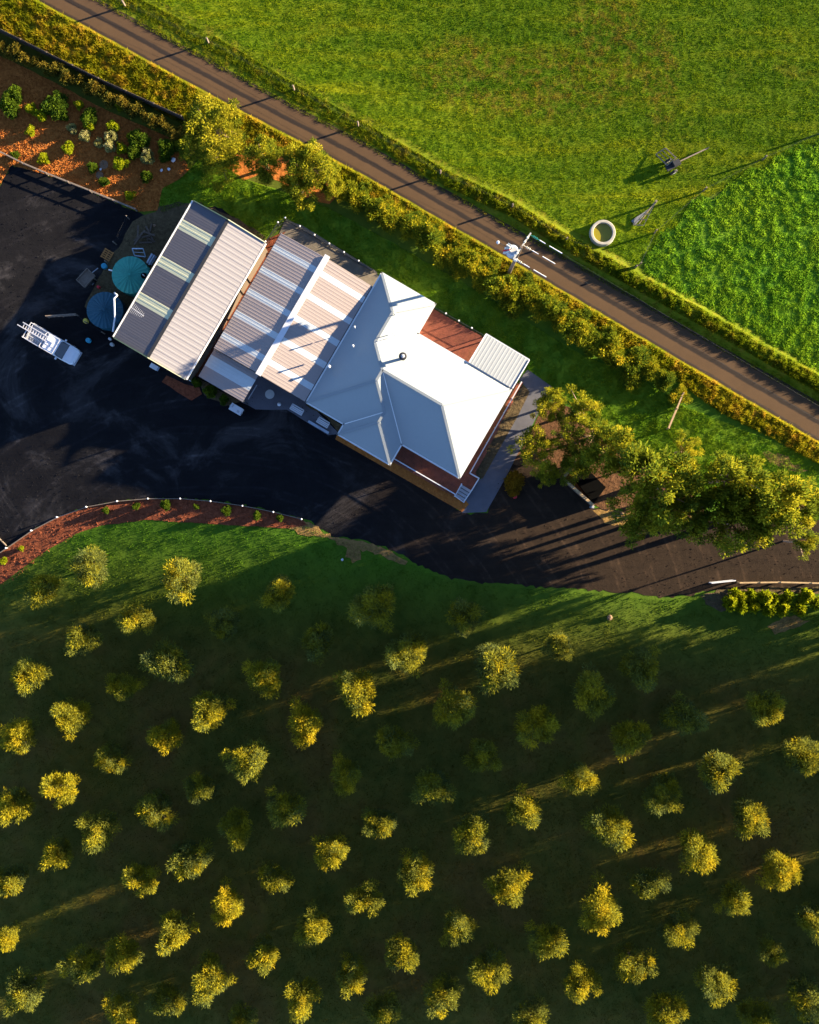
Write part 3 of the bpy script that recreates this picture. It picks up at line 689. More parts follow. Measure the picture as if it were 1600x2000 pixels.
# corrugated sheets
def corrugated(width, length, nrib, depth=0.012):
    if nrib == 2 and abs(width - 0.5) < 0.05: depth = 0.003
    if nrib == 2 and abs(width - 0.6) < 0.05: depth = 0.007
    pts = []
    p = width / nrib
    for i in range(nrib):
        x = i * p; pts += [(x, 0), (x + p * 0.55, 0), (x + p * 0.65, depth), (x + p * 0.9, depth)]
    pts.append((width, 0))
    vs = []; fs = []
    for x, z in pts: vs += [(x, 0, z), (x, length, z)]
    for i in range(len(pts) - 1): fs.append((2 * i, 2 * i + 2, 2 * i + 3, 2 * i + 1))
    me = bpy.data.meshes.new('roof_sheet'); me.from_pydata(vs, [], fs); me.update(); return me
def sheets(parent, start, along, slope, total, length, w, nrib, mat, skip, skymat, sky_nrib=None):
    """lay sheets side by side along `along`, each running down `slope`"""
    n = round(total / w); w = total / n
    A = corrugated(w + 0.006, length, nrib); A.materials.append(mat)
    B = corrugated(w + 0.006, length, sky_nrib or nrib, 0.01); B.materials.append(skymat)
    nrm = along.cross(slope)
    flip = nrm.z < 0
    for i in range(n):
        o = link('skylight_sheet' if i in skip else 'roof_sheet', B if i in skip else A, parent)
        a = along; s0 = start + along * (i * w)
        nz = nrm
        if flip: s0 = s0 + along * w; a = -along; nz = -nrm
        o.matrix_local = Matrix.Translation(s0 - parent.location + nz * random.uniform(0, 0.006)) @ Matrix((a, slope, nz)).transposed().to_4x4()

# green trimmed shed
tl = P(378, 393, 3.3); tlg = Vector((tl.x, tl.y, 0))
shed = thing('shed', tlg, 'long gabled shed, half slate grey and half pale, with three skylight strips', 'shed')
SW, SL, SH = 7.85, 14.9, 1.45
SH_E, SH_R = 3.3, 3.3 + 0.68
half = SW / 2; sl_len = math.hypot(half, SH_R - SH_E)
c = tlg + Z * SH_E
ridge0 = tlg + U * half + Z * SH_R
sd = (c - ridge0).normalized(); sd2 = (tlg + U * SW + Z * SH_E - ridge0).normalized()
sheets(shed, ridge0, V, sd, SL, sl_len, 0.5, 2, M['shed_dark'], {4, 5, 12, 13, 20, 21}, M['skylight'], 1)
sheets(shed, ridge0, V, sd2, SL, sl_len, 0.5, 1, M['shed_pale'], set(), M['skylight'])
MB().bar(ridge0 + Z * 0.028, ridge0 + V * SL + Z * 0.028, 0.3, 0.03).build('ridge_cap', M['dark_metal'], shed)
for uu in (-0.09, SW + 0.09):
    MB().bar(tlg + U * uu + Z * (SH_E - 0.03), tlg + U * uu + V * SL + Z * (SH_E - 0.03), 0.13, 0.13).build('gutter', M['gutter'], shed)
for vv in (-0.05, SL + 0.05):
    for s in (0, 1):
        a = tlg + U * (SW * s) + V * vv + Z * (SH_E + 0.02); b = tlg + U * half + V * vv + Z * (SH_R + 0.04)
        MB().bar(a, b, 0.08, 0.16).build('barge_board', M['green_trim'] if s == 0 else M['skylight'], shed)
ins = 0.12
m = MB(); q = [tlg + U * ins + V * ins, tlg + U * (SW - ins) + V * ins, tlg + U * (SW - ins) + V * (SL - ins), tlg + U * ins + V * (SL - ins)]
m.prism(q, 0, SH_E - 0.1)
for vv in (ins, SL - ins):
    a = tlg + U * ins + V * vv + Z * (SH_E - 0.1); b = tlg + U * (SW - ins) + V * vv + Z * (SH_E - 0.1); t = tlg + U * half + V * vv + Z * (SH_R - 0.1)
    m.add([a, b, t], [(0, 1, 2)])
m.build('wall', M['shed_wall'], shed)
for uu in (2.1, 5.6):
    MB().box(tlg + U * uu + V * (SL - ins + 0.03) + Z * 1.25, (2.6, 0.05, 2.5), (U, V, Z)).build('roller_door', M['gutter'], shed)

# carport
cl = P(549, 455, 3.0); cl = Vector((cl.x, cl.y, 0))
CW, CL, CE, CR = 10.0, 12.65, 2.95, 3.75
carport = thing('carport', cl, 'pale ribbed carport roof with clear strips between shed and house', 'carport')
ch = CW / 2; r0 = cl + U * ch + Z * CR; le = cl + Z * CE; re_ = cl + U * CW + Z * CE
d1 = (le - r0); l1 = d1.length; d1.normalize(); d2 = (re_ - r0).normalized()
def cp_sheets(start, along_len, slope, length, clear):
    n = round(along_len / 0.6); 
    sheets(carport, start, V, slope, along_len, length, 0.6, 2, M['carport'], clear, M['skylight_clear'], 2)
cp_sheets(r0, CL, d1, l1, {2, 6, 10, 14, 18} if True else set())
cp_sheets(r0, CL, d2, l1, {2, 6, 10, 14, 18})
MB().bar(r0 - V * 0.25 + U * 0.06 + Z * 0.07, r0 + V * (CL + 0.1) + U * 0.06 + Z * 0.07, 0.55, 0.05).build('ridge_cap', M['white'], carport)
# lower front part
ex0 = cl + V * (CL + 0.02) + U * ch * 1.0 + Z * (CR - 0.55)
sheets(carport, ex0, V, d1, 3.0, l1 + 0.05, 0.6, 2, M['carport'], {1, 2}, M['skylight_clear'], 2)
for (a, b) in [(cl + Z * CE, cl + V * CL + Z * CE), (cl + U * CW + Z * CE, cl + U * CW + V * CL + Z * CE), (r0, r0 + V * CL)]:
    MB().bar(a - Z * 0.12, b - Z * 0.12, 0.1, 0.2).build('beam', M['dark_metal'], carport)
for uu, zt in ((0, CE), (ch, CR), (CW, CE)):
    for vv in (0.1, CL / 3, CL * 2 / 3, CL - 0.1, CL + 2.9):
        if uu == CW and vv > CL: continue
        z2 = zt - (0.6 if vv > CL else 0.22)
        MB().box(cl + U * (uu + (0.08 if uu == 0 else -0.08)) + V * vv + Z * (z2 / 2), (0.1, 0.1, z2), (U, V, Z)).build('post', M['dark_metal'], carport)
for vv, z0 in ((CL, 0.0), (CL + 3.04, -0.55), (0, 0)):
    MB().bar(le + V * vv + Z * (z0 - 0.07), r0 + V * vv + Z * (z0 - 0.07), 0.05, 0.14).build('fascia', M['dark_metal'], carport)
    if z0 == 0: MB().bar(re_ + V * vv - Z * 0.07, r0 + V * vv - Z * 0.07, 0.05, 0.14).build('fascia', M['pole'], carport)

# small verandah roof on the north deck
vz0, vz1 = 3.0, 2.55
va = P(916, 708, vz0); vb = P(1001, 759, vz0); vc = P(948, 652, vz1)
ver = thing('verandah', (va.x, va.y, 0), 'small ribbed verandah roof over the red deck behind the white house', 'verandah')
va, vb, vc = va - U * 0.0, vb, vc
wv = (vb - va).length; al = (vb - va).normalized(); slp = (vc - va); lv = slp.length; slp.normalize()
slp = (slp - al * slp.dot(al)).normalized()
sheets(ver, va, al, slp, wv, lv, 0.7, 2, M['verandah'], set(), M['skylight_clear'])
for t in (0.05, 0.5, 0.95):
    p = va + al * (wv * t) + slp * (lv - 0.15); MB().box((p.x, p.y, (p.z - 0.1) / 2), (0.1, 0.1, p.z - 0.1), (U, V, Z)).build('post', M['white'], ver)
MB().bar(va + slp * (lv + 0.05) - Z * 0.05, vb + slp * (lv + 0.05) - Z * 0.05, 0.1, 0.1).build('gutter', M['white'], ver)
for s, w_ in ((va, 1), (vb, -1)):
    MB().bar(s + slp * 0.0 + Z * 0.03, s + slp * lv + Z * 0.03, 0.09, 0.12).build('barge_board', M['white'], ver)

# TV aerial on the shed roof
ab = P(266, 607, 4.9); ab = Vector((ab.x, ab.y, 3.75))
ant = thing('aerial', ab, 'thin television aerial on the slate side of the shed roof', 'aerial')
MB().tube(ab, ab + Z * 1.7, 0.025, 0.02, 8).build('mast', M['grey'], ant)
bm = MB(); d = (P(285, 617) - P(262, 601)).normalized(); n_ = Vector((-d.y, d.x, 0)); t = ab + Z * 1.6
bm.bar(t - d * 0.5, t + d * 1.0, 0.05, 0.05); bm.build('boom', M['white'], ant)
em = MB()
for i in range(9): em.bar(t + d * (-0.4 + i * 0.16) - n_ * (0.5 - 0.03 * i) + Z * 0.03, t + d * (-0.4 + i * 0.16) + n_ * (0.5 - 0.03 * i) + Z * 0.03, 0.018, 0.018)
em.bar(t - d * 0.5 - n_ * 0.6, t - d * 0.5 + n_ * 0.9, 0.03, 0.03)
em.build('elements', M['grey'], ant)

# ------------------------------------------------------------------ tanks
def tank(px, py, r, h, mat, label, n=24):
    c = P(px, py, h + 0.2); c.z = 0
    t = thing('water_tank', c, label, 'water tank', 'water tanks beside the shed')
    MB().lathe(c, [(r * 0.98, 0), (r, 0.05), (r, h)], 40).build('wall', M[mat], t, smooth=False)
    m = MB(); vs = [c + Z * (h + 0.38)]; fs = []
    for i in range(n):
        for j, (f, dz) in enumerate(((1.02, 0.0), (1.0, 0.09))):
            pass
    k = n * 2
    for i in range(k):
        a = 2 * math.pi * i / k; rr = r * 1.02; dz = 0.05 if i % 2 else 0.0
        vs.append(c + Vector((rr * math.cos(a), rr * math.sin(a), h + dz)))
    for i in range(k): fs.append((0, 1 + i, 1 + (i + 1) % k))
    m.add(vs, fs); roof = m.build('roof', M[mat], t)
    rb = MB()
    for i in range(n // 2):
        a = 2 * math.pi * (i + 0.25) / (n // 2); dd = Vector((math.cos(a), math.sin(a), 0))
        rb.bar(c + dd * (r * 0.12) + Z * (h + 0.365), c + dd * r + Z * (h + 0.055), 0.05, 0.03)
    rb.build('ribs', M[mat], t).parent = roof
    MB().lathe(c + Z * (h + 0.36), [(0.14, 0), (0.14, 0.06), (0.05, 0.08)], 14).build('hub', M[mat], t).parent = roof
    return t, c
t1, c1 = tank(254, 536, 1.75, 2.0, 'teal', 'bright teal round water tank half tucked under the shed eave')
hc = c1 + (P(280, 538) - P(254, 536)) + Z * 2.06
MB().lathe(hc, [(0.28, 0), (0.28, 0.12), (0.22, 0.14)], 16).build('inlet_strainer', M['black'], t1)
MB().tube(hc + Z * 0.2 + U * 0.15, hc + Z * 0.9 + U * 0.15, 0.05, 0.05, 8).build('inlet_pipe', M['white'], t1)
oc = c1 + (P(217, 527) - P(254, 536)).normalized() * 1.78 + Z * 1.9
MB().tube(oc, oc + (P(217, 527) - P(254, 536)).normalized() * 0.4, 0.07, 0.07, 8).build('overflow_pipe', M['white'], t1)
t2, c2 = tank(204, 605, 1.72, 1.7, 'teal_dark', 'dark blue round water tank crossed by a white pipe')
pp = MB(); pz = 3.0
pp.path([P(224, 572, 2.5), P(229, 577, pz), P(223, 583, pz), P(224.5, 622, pz), P(220.5, 648, pz + 0.1)], 0.085, 8)
pp.build('downpipe', M['white'], t2)

# ------------------------------------------------------------------ fences
def fence(name, pts, hgt, step, label, cat, pm, panel_fn, post=0.1, group=None, cap=None):
    w = [P(x, y) for x, y in pts]
    t = thing(name, w[0], label, cat, group)
    segs = []
    for a, b in zip(w[:-1], w[1:]):
        k = max(1, round((b - a).length / step))
        segs += [(a.lerp(b, i / k), a.lerp(b, (i + 1) / k)) for i in range(k)]
    for a, b in segs:
        MB().box(a + Z * (hgt / 2), (post, post, hgt), (U, V, Z)).build('post', pm, t)
        panel_fn(t, a, b)
    MB().box(segs[-1][1] + Z * (hgt / 2), (post, post, hgt), (U, V, Z)).build('post', pm, t)
    if cap:
        for a, b in segs: MB().lathe(a + Z * hgt, [(0.08, 0), (0.09, 0.06), (0.03, 0.1)], 8).build('post_cap', cap, t)
    return t
def palings(t, a, b):
    m = MB(); L = (b - a).length; k = int(L / 0.11); d = (b - a) / k
    for i in range(k):
        c = a + d * (i + 0.5); m.box(c + Z * (0.70 + random.uniform(-0.02, 0.02)), (0.1, 0.025, 1.35), (d.normalized(), Vector((-d.y, d.x, 0)).normalized(), Z))
    m.bar(a + Z * 0.4 + V * 0.04, b + Z * 0.4 + V * 0.04, 0.05, 0.08); m.bar(a + Z * 1.15 + V * 0.04, b + Z * 1.15 + V * 0.04, 0.05, 0.08)
    m.build('panel', M['fence_dark'], t)
fence('paling_fence', [(-160, -28), (0, 63), (100, 113), (200, 163), (360, 236)], 1.45, 2.6, 'long dark paling fence between the roadside weeds and the mulch garden', 'fence', M['fence_dark'], palings, 0.12)
def bars(t, a, b):
    m = MB(); L = (b - a).length; k = int(L / 0.13); d = (b - a) / k
    for i in range(1, k): m.box(a + d * i + Z * 0.62, (0.02, 0.02, 1.05))
    m.bar(a + Z * 1.15, b + Z * 1.15, 0.04, 0.04); m.bar(a + Z * 0.1, b + Z * 0.1, 0.04, 0.04)
    m.build('panel', M['dark_metal'], t)
fence('pool_fence', [(522, 478), (546, 441), (560, 432), (730, 532)], 1.25, 1.75, 'dark barred fence with white post tops around the paved yard', 'fence', M['dark_metal'], bars, 0.07, cap=M['white'])
fence('deck_fence', [(845, 603), (945, 659)], 1.3, 1.6, 'dark barred fence with pale post caps along the red deck by the lawn', 'fence', M['dark_metal'], bars, 0.07, cap=M['white'])
def wires(t, a, b):
    for z in (0.35, 0.7, 1.05): MB().tube(a + Z * z, b + Z * z, 0.004, 0.004, 4).build('wire', M['dark_metal'], t)
fence('wire_fence', [(-60, -160), (245, 12), (408, 84), (575, 176), (700, 246), (860, 340), (1000, 405), (1105, 470), (1240, 524)], 1.2, 7.0, 'wire fence on timber posts along the road edge of the paddock', 'fence', M['timber'], wires, 0.13)
fence('wire_fence', [(1248, 518), (1278, 455), (1374, 373), (1490, 312), (1600, 262), (1760, 185)], 1.2, 6.5, 'wire fence dividing the bright paddock from the lush green pasture', 'fence', M['timber'], wires, 0.13)
def timber_rails(t, a, b):
    MB().bar(a + Z * 0.9, b + Z * 0.9, 0.14, 0.06).build('rail', M['timber_tan'], t)
    MB().bar(a + Z * 0.45, b + Z * 0.45, 0.05, 0.12).build('rail', M['timber_tan'], t)
fence('rail_fence', [(1440, 1137), (1520, 1136), (1640, 1139)], 1.0, 2.5, 'low tan timber rail fence above the lime plants by the drive', 'fence', M['timber_tan'], timber_rails, 0.12)
def low_board(t, a, b):
    MB().bar(a + Z * 0.75, b + Z * 0.75, 0.12, 0.05).build('rail', M['timber'], t)
    MB().bar(a + Z * 0.35, b + Z * 0.35, 0.05, 0.15).build('rail', M['timber'], t)
fence('rail_fence', [(-90, 262), (0, 298), (48, 322), (95, 342), (180, 376), (268, 412)], 0.85, 2.2, 'low grey timber rail fence between the mulch garden and dark yard', 'fence', M['timber'], low_board, 0.12)
fence('mesh_fence', [(253, 428), (228, 478), (212, 515), (190, 548)], 1.3, 2.2, 'thin dark fence line behind the teal tank', 'fence', M['timber'], wires, 0.1)
fence('cross_fence', [(1330, 770), (1318, 800), (1302, 838)], 1.2, 2.0, 'short tan timber fence crossing the lawn beyond the trees', 'fence', M['timber_tan'], timber_rails, 0.1)
# white gate leaf by the rail fence
ga, gb = P(1390, 1139, 0.95), P(1437, 1134, 0.95)
gt = thing('gate', (ga.x, ga.y, 0), 'white metal gate standing open at the end of the tan rail', 'gate')
fr = MB()
for z in (0, -0.8): fr.bar(ga + Z * z, gb + Z * z, 0.1, 0.06)
for f in (0, 1): fr.bar(ga.lerp(gb, f), ga.lerp(gb, f) - Z * 0.92, 0.06, 0.06, U)
fr.build('gate_frame', M['white'], gt)
ib = MB()
for i in range(1, 12): ib.box(ga.lerp(gb, i / 12) - Z * 0.4, (0.025, 0.025, 0.78))
ib.build('gate_bars', M['white'], gt)
# timber edging with white pegs round the curved bed
edge = thing('garden_edging', P(15, 1070), 'low curved edging board between the drive and red mulch bed', 'edging')
cp = [P(x, y) for x, y in CURVE_OUT[1:]]
for a, b in zip(cp[:-1], cp[1:]): MB().bar(a + Z * 0.09, b + Z * 0.09, 0.07, 0.2).build('board', M['timber'], edge)
for i, (x, y) in enumerate(CURVE_OUT[2:]):
    names = ['first', 'second', 'third', 'fourth', 'fifth', 'sixth', 'seventh', 'eighth', 'ninth', 'tenth', 'eleventh']
    p = P(x, y); t = thing('marker_post', p, f'small white marker post, {names[i]} from the left along the curved mulch bed', 'marker post', 'white marker posts on the curved edging')
    MB().lathe(p, [(0.05, 0), (0.05, 0.5)], 10).build('post', M['white'], t)
    MB().lathe(p + Z * 0.5, [(0.085, 0.0), (0.09, 0.04), (0.04, 0.08)], 10).build('cap', M['white'], t)
w2 = thing('garden_edging', P(-20, 1030), 'short pale edging rail meeting the curved bed at the photo edge', 'edging')
MB().bar(P(-20, 1032) + Z * 0.12, P(14, 1066) + Z * 0.12, 0.08, 0.2).build('board', M['timber'], w2)

# retaining wall bay by the trees
bw = thing('retaining_wall', P(1096, 935), 'L shaped timber capped wall beside the black patch under the trees', 'wall')
for (a, b) in (((1096, 935), (1156, 988)), ((1096, 935), (1113, 915))):
    a, b = P(*a, 0), P(*b, 0)
    MB().bar(a + Z * 0.62, b + Z * 0.62, 0.16, 1.24).build('wall', M['fence_dark'], bw)
    L = (b - a).length; k = max(1, round(L / 1.0))
    for i in range(k): MB().bar(a.lerp(b, i / k) + Z * 1.27, a.lerp(b, (i + 0.97) / k) + Z * 1.27, 0.26, 0.05).build('capping', M['timber_tan'], bw)
MB().box(P(1154, 990) + Z * 0.7, (0.22, 0.22, 1.4), (U, V, Z)).build('end_post', M['grey'], bw)
tp = MB(); pts = [P(x, y) for x, y in [(1116, 930), (1142, 912), (1182, 952), (1158, 984)]]
tp.prism(pts, 0.0, 0.45); tarp = tp.build('tarpaulin', M['black']); tag(tarp, 'black plastic covered heap behind the L shaped wall', 'tarpaulin')

# ------------------------------------------------------------------ power pole
pb = P(994, 533, 0); PH = 10.6
pole = thing('power_pole', pb, 'tall timber power pole with crossarm standing in the hedge by the road', 'power pole')
lean = (P(1019, 482, PH) - (pb + Z * PH)); lean.z = 0
top = pb + Z * PH + lean
MB().tube(pb - Z * 0.2, top, 0.19, 0.12, 12).build('pole', M['pole'], pole)
xa = P(1037, 455, PH - 0.3); xb = P(1003, 506, PH - 0.3)
arm = MB().bar(xa, xb, 0.13, 0.14).build('crossarm', M['offwhite'], pole)
mid = xa.lerp(xb, 0.5)
for s in (0.25, 0.75): MB().bar(xa.lerp(xb, s), top - Z * 1.3, 0.05, 0.04).build('brace', M['grey'], pole)
for i, f in enumerate((0.06, 0.46, 0.97)):
    a = xa.lerp(xb, f) + U * 0.1
    ins_ = MB()
    for q in range(3): ins_.tube(a + U * (0.25 + q * 0.16), a + U * (0.33 + q * 0.16), 0.09, 0.11, 10)
    ins_.tube(a, a + U * 0.9, 0.025, 0.025, 6)
    io = ins_.build('insulator', M['teal'] if i == 0 else M['ceramic'], pole)
    MB().tube(a + U * 0.9, a + U * 1.5, 0.05, 0.03, 8).build('clamp', M['white'], pole).parent = io
    MB().tube(a + U * 1.9, a + U * 3.2, 0.042, 0.042, 8).build('line_cover', M['gutter'], pole).parent = io
    MB().path([a + U * (1.4 + 58 * j / 6) - Z * (1.0 * math.sin(math.pi * j / 12)) for j in range(7)], 0.006, 5).build('wire', M['dark_metal'], pole)
for f in (0.2, 0.36, 0.8):
    a = xa.lerp(xb, f) + Z * 0.08; MB().lathe(a, [(0.05, 0), (0.10, 0.08), (0.06, 0.16), (0.10, 0.2), (0.05, 0.28)], 10).build('pin_insulator', M['ceramic'], pole)
# transformer
tz = 8.6; tc = P(1001, 490, tz); tc.z = tz - 0.9
tr_ = MB().lathe(tc, [(0.42, 0), (0.5, 0.06), (0.5, 1.1), (0.44, 1.18)], 20).build('transformer', M['steel_blue'], pole)
MB().box(tc + Z * 1.24 + U * 0.1, (0.5, 0.5, 0.14), (U, V, Z)).build('lid', M['offwhite'], pole).parent = tr_
fin = MB()
for i in range(5): fin.box(tc - U * 0.55 + V * (-0.4 + i * 0.2) + Z * 0.55, (0.25, 0.05, 0.8), (U, V, Z))
fin.build('cooling_fins', M['steel_blue'], pole).parent = tr_
for i, (x, y, mm) in enumerate([(990, 478, 'ceramic'), (998, 479, 'white'), (986, 484, 'ceramic'), (982, 490, 'red'), (987, 494, 'ceramic')]):
    q = P(x, y, tz + 0.3); MB().tube(tc + Z * 1.0 + (q - tc) * 0.35, q, 0.05, 0.07, 8).build('bushing', M[mm], pole).parent = tr_
MB().bar(tc + Z * 0.5, pb.lerp(top, 0.78), 0.1, 0.2).build('bracket', M['grey'], pole)
lp = P(973, 473, 8.2); MB().bar(pb.lerp(top, 0.76), lp, 0.05, 0.05).build('lamp_arm', M['dark_metal'], pole)
MB().lathe(lp - Z * 0.1, [(0.06, -0.1), (0.16, 0.0), (0.14, 0.12), (0.03, 0.18)], 12).build('lamp', M['white'], pole)
MB().box(pb.lerp(top, 0.62) + V * 0.2, (0.35, 0.25, 0.5), (U, V, Z)).build('fuse_box', M['white'], pole)

# ------------------------------------------------------------------ trough and paddock gear
tc = P(1178, 454, 0.6); tc.z = 0
tro = thing('water_trough', tc, 'round concrete stock trough with yellow green water in the paddock', 'trough')
MB().lathe(tc, [(1.26, 0), (1.22, 0.62), (1.18, 0.66), (0.98, 0.66), (0.94, 0.60), (0.92, 0.12)], 40).build('ring', M['trough'], tro)
MB().lathe(tc, [(0.93, 0.10), (0.93, 0.40)], 32).build('water', M['water'], tro)
gp = P(1277, 399)
gg = thing('farm_gate', gp, 'tubular farm gate lying against its strainer post near the trough', 'gate')
MB().tube(gp, gp + Z * 1.15, 0.12, 0.11, 10).build('post', M['timber'], gg)
q = [P(1275, 402) + Z * 1.0, P(1272, 405) + Z * 0.5, P(1236, 440) + Z * 0.15, P(1256, 442) + Z * 0.35]
gm = MB()
for a, b in ((q[0], q[2]), (q[0], q[3]), (q[1], q[2].lerp(q[3], 0.5)), (q[2], q[3]), (q[0].lerp(q[2], .5), q[0].lerp(q[3], .5)), (q[0].lerp(q[2], .75), q[0].lerp(q[3], .75))): gm.bar(a, b, 0.07, 0.07)
gm.build('gate_frame', M['timber_tan'], gg)
MB().add([q[1] - Z * 0.35, P(1232, 432) + Z * 0.1, P(1240, 441) + Z * 0.1], [(0, 1, 2), (2, 1, 0)]).build('panel', M['grey'], gg)
sp = P(1374, 372)
# implement
ic = P(1312, 326)
imp = thing('farm_implement', ic, 'rusty old towed farm implement with pale drawbar parked in the paddock', 'farm implement')
dd = (P(1382, 291) - P(1330, 320)).normalized(); dn = Vector((-dd.y, dd.x, 0))
MB().box(ic + Z * 0.55, (1.5, 0.6, 0.2), (dd, dn, Z)).build('deck', M['dark_metal'], imp)
MB().bar(ic + dd * 0.8 + Z * 0.5, P(1382, 291) + Z * 0.35, 0.10, 0.10).build('drawbar', M['timber'], imp)
MB().bar(P(1382, 291), P(1382, 291) + Z * 0.5, 0.08, 0.08, U).build('jockey_stand', M['dark_metal'], imp)
fb = MB(); fa = [P(1280, 303) + Z * 0.25, P(1300, 328) + Z * 0.75, P(1316, 314) + Z * 0.9, P(1298, 292) + Z * 0.4]
for a, b in zip(fa, fa[1:] + fa[:1]): fb.bar(a, b, 0.09, 0.09)
fb.build('tail_frame', M['timber'], imp)
for f_ in (0.33, 0.66): MB().bar(fa[0].lerp(fa[3], f_), fa[1].lerp(fa[2], f_), 0.05, 0.05).build('tail_slat', M['timber'], imp)
for s in (-1, 1):
    wc = ic + dn * (0.62 * s) + Z * 0.38 - dd * 0.2
    w_ = MB().tube(wc - dn * 0.1, wc + dn * 0.1, 0.38, 0.38, 18).build('wheel', M['rubber'], imp)
    MB().tube(wc - dn * 0.11, wc + dn * 0.11, 0.18, 0.18, 12).build('rim', M['grey'], imp).parent = w_
MB().box(ic + Z * 0.85 + dd * 0.25, (0.6, 0.5, 0.4), (dd, dn, Z)).build('gearbox', M['dark_metal'], imp)

# ------------------------------------------------------------------ ute
uc = P(105, 674, 0.8); uc.z = 0
ute = thing('ute', uc, 'white ute with ladder racks parked in the dark yard left of the tanks', 'ute')
ux, uy = U, V     # nose points along U
def up(x, y, z): return uc + ux * x + uy * y + Z * z
def loft(secs):
    """secs: list of (x, halfwidth, z0, z1, topinset)"""
    m = MB(); vs = []; fs = []
    for x, hw, z0, z1, ins in secs:
        vs += [up(x, -hw, z0), up(x, -hw, (z0 + z1) / 2 + (z1 - z0) * .2), up(x, -hw + ins, z1), up(x, hw - ins, z1), up(x, hw, (z0 + z1) / 2 + (z1 - z0) * .2), up(x, hw, z0)]
    for i in range(len(secs) - 1):
        for k in range(6):
            a = i * 6 + k; b = i * 6 + (k + 1) % 6; fs.append((a, b, b + 6, a + 6))
    n = len(secs); fs += [tuple(range(5, -1, -1)), tuple((n - 1) * 6 + k for k in range(6))]
    return m.add(vs, fs)
loft([(-0.55, 0.86, 0.42, 1.0, 0.04), (0.8, 0.88, 0.42, 1.02, 0.05), (1.5, 0.87, 0.42, 1.03, 0.08), (2.25, 0.84, 0.42, 0.97, 0.12), (2.52, 0.74, 0.45, 0.86, 0.14), (2.6, 0.66, 0.48, 0.72, 0.1)]).build('body', M['car'], ute)
MB().add([up(1.48, -0.74, 1.045), up(1.48, 0.74, 1.045), up(2.3, 0.66, 0.985), up(2.3, -0.66, 0.985)], [(0, 1, 2, 3)]).build('bonnet', M['car'], ute)
loft([(-0.60, 0.78, 0.98, 1.60, 0.12), (-0.5, 0.78, 0.98, 1.72, 0.12), (0.62, 0.78, 0.98, 1.74, 0.12), (0.80, 0.78, 0.98, 1.66, 0.12)]).build('cab', M['car'], ute)
MB().add([up(0.80, -0.64, 1.66), up(0.80, 0.64, 1.66), up(1.50, 0.78, 1.05), up(1.50, -0.78, 1.05)], [(0, 1, 2, 3)]).add([up(0.8, -0.64, 1.66), up(1.5, -0.78, 1.05), up(0.8, -0.785, 1.02)], [(0, 1, 2)]).add([up(0.8, 0.64, 1.66), up(0.8, 0.785, 1.02), up(1.5, 0.78, 1.05)], [(0, 1, 2)]).build('windscreen', M['glass'], ute)
for s in (-1, 1):
    MB().add([up(-0.45, s * 0.79, 1.12), up(0.75, s * 0.79, 1.12), up(0.62, s * 0.715, 1.58), up(-0.40, s * 0.715, 1.58)], [(0, 1, 2, 3)] if s < 0 else [(3, 2, 1, 0)]).build('side_window', M['glass'], ute)
    MB().box(up(0.95, s * 1.0, 1.12), (0.14, 0.2, 0.16), (ux, uy, Z)).build('mirror', M['car'], ute)
    MB().box(up(2.50, s * 0.60, 0.76), (0.16, 0.26, 0.13), (ux, uy, Z)).build('headlight', M['skylight_clear'], ute)
    for xx in (1.65, -1.65):
        c = up(xx, s * 0.80, 0.36); wl = MB().tube(c - uy * 0.12, c + uy * 0.12, 0.36, 0.36, 20).build('wheel', M['rubber'], ute)
        MB().tube(c - uy * 0.125, c + uy * 0.125, 0.2, 0.2, 12).build('rim', M['alu'], ute).parent = wl
    # side rail along the cab roof
    MB().bar(up(-0.75, s * 0.80, 1.98), up(0.75, s * 0.80, 1.98), 0.07, 0.06).build('roof_rail', M['white'] if s < 0 else M['alu'], ute)
MB().box(up(0.1, 0, 1.745), (1.1, 0.5, 0.02), (ux, uy, Z)).build('roof_panel', M['car'], ute)
MB().box(up(2.62, 0, 0.5), (0.14, 1.5, 0.2), (ux, uy, Z)).build('bumper', M['grey'], ute)
MB().box(up(-1.62, 0, 0.78), (1.98, 1.75, 0.08), (ux, uy, Z)).build('tray', M['grey'], ute)
for a, b, nm in [(up(-2.6, -0.86, 0.98), up(-0.65, -0.86, 0.98), 0), (up(-2.6, 0.86, 0.98), up(-0.65, 0.86, 0.98), 0), (up(-2.6, -0.84, 0.98), up(-2.6, 0.84, 0.98), 0)]:
    MB().bar(a, b, 0.04, 0.3).build('tray_side', M['alu'], ute)
rk = MB()
for x in (-2.5, -0.72):
    for s in (-0.8, 0.8): rk.bar(up(x, s, 0.8), up(x, s, 1.98), 0.06, 0.06, ux)
    rk.bar(up(x, -0.84, 1.98), up(x, 0.84, 1.98), 0.06, 0.06)
rk.bar(up(0.72, -0.84, 1.98), up(0.72, 0.84, 1.98), 0.06, 0.06)
for s in (-0.8, 0.8): rk.bar(up(-2.5, s, 1.95), up(-0.72, s, 1.95), 0.05, 0.05)
rk.build('ladder_rack', M['alu'], ute)
def ladder(x0, x1, yc, w, z, mat, label):
    t = thing('ladder', up(x0, yc, z), label, 'ladder', 'ladders on the ute')
    for s in (-1, 1): MB().bar(up(x0 + (0.35 if s < 0 else 0), yc + s * w / 2, z), up(x1, yc + s * w / 2, z), 0.09, 0.08).build('stile', M[mat], t)
    k = int((x1 - x0) / 0.28)
    for i in range(1, k): MB().bar(up(x0 + 0.3 + i * 0.27, yc - w / 2, z), up(x0 + 0.3 + i * 0.27, yc + w / 2, z), 0.05, 0.05).build('rung', M[mat], t)
ladder(-3.5, -0.3, -0.22, 0.46, 2.06, 'alu', 'longer pale aluminium ladder lit by the sun on the ute rack')
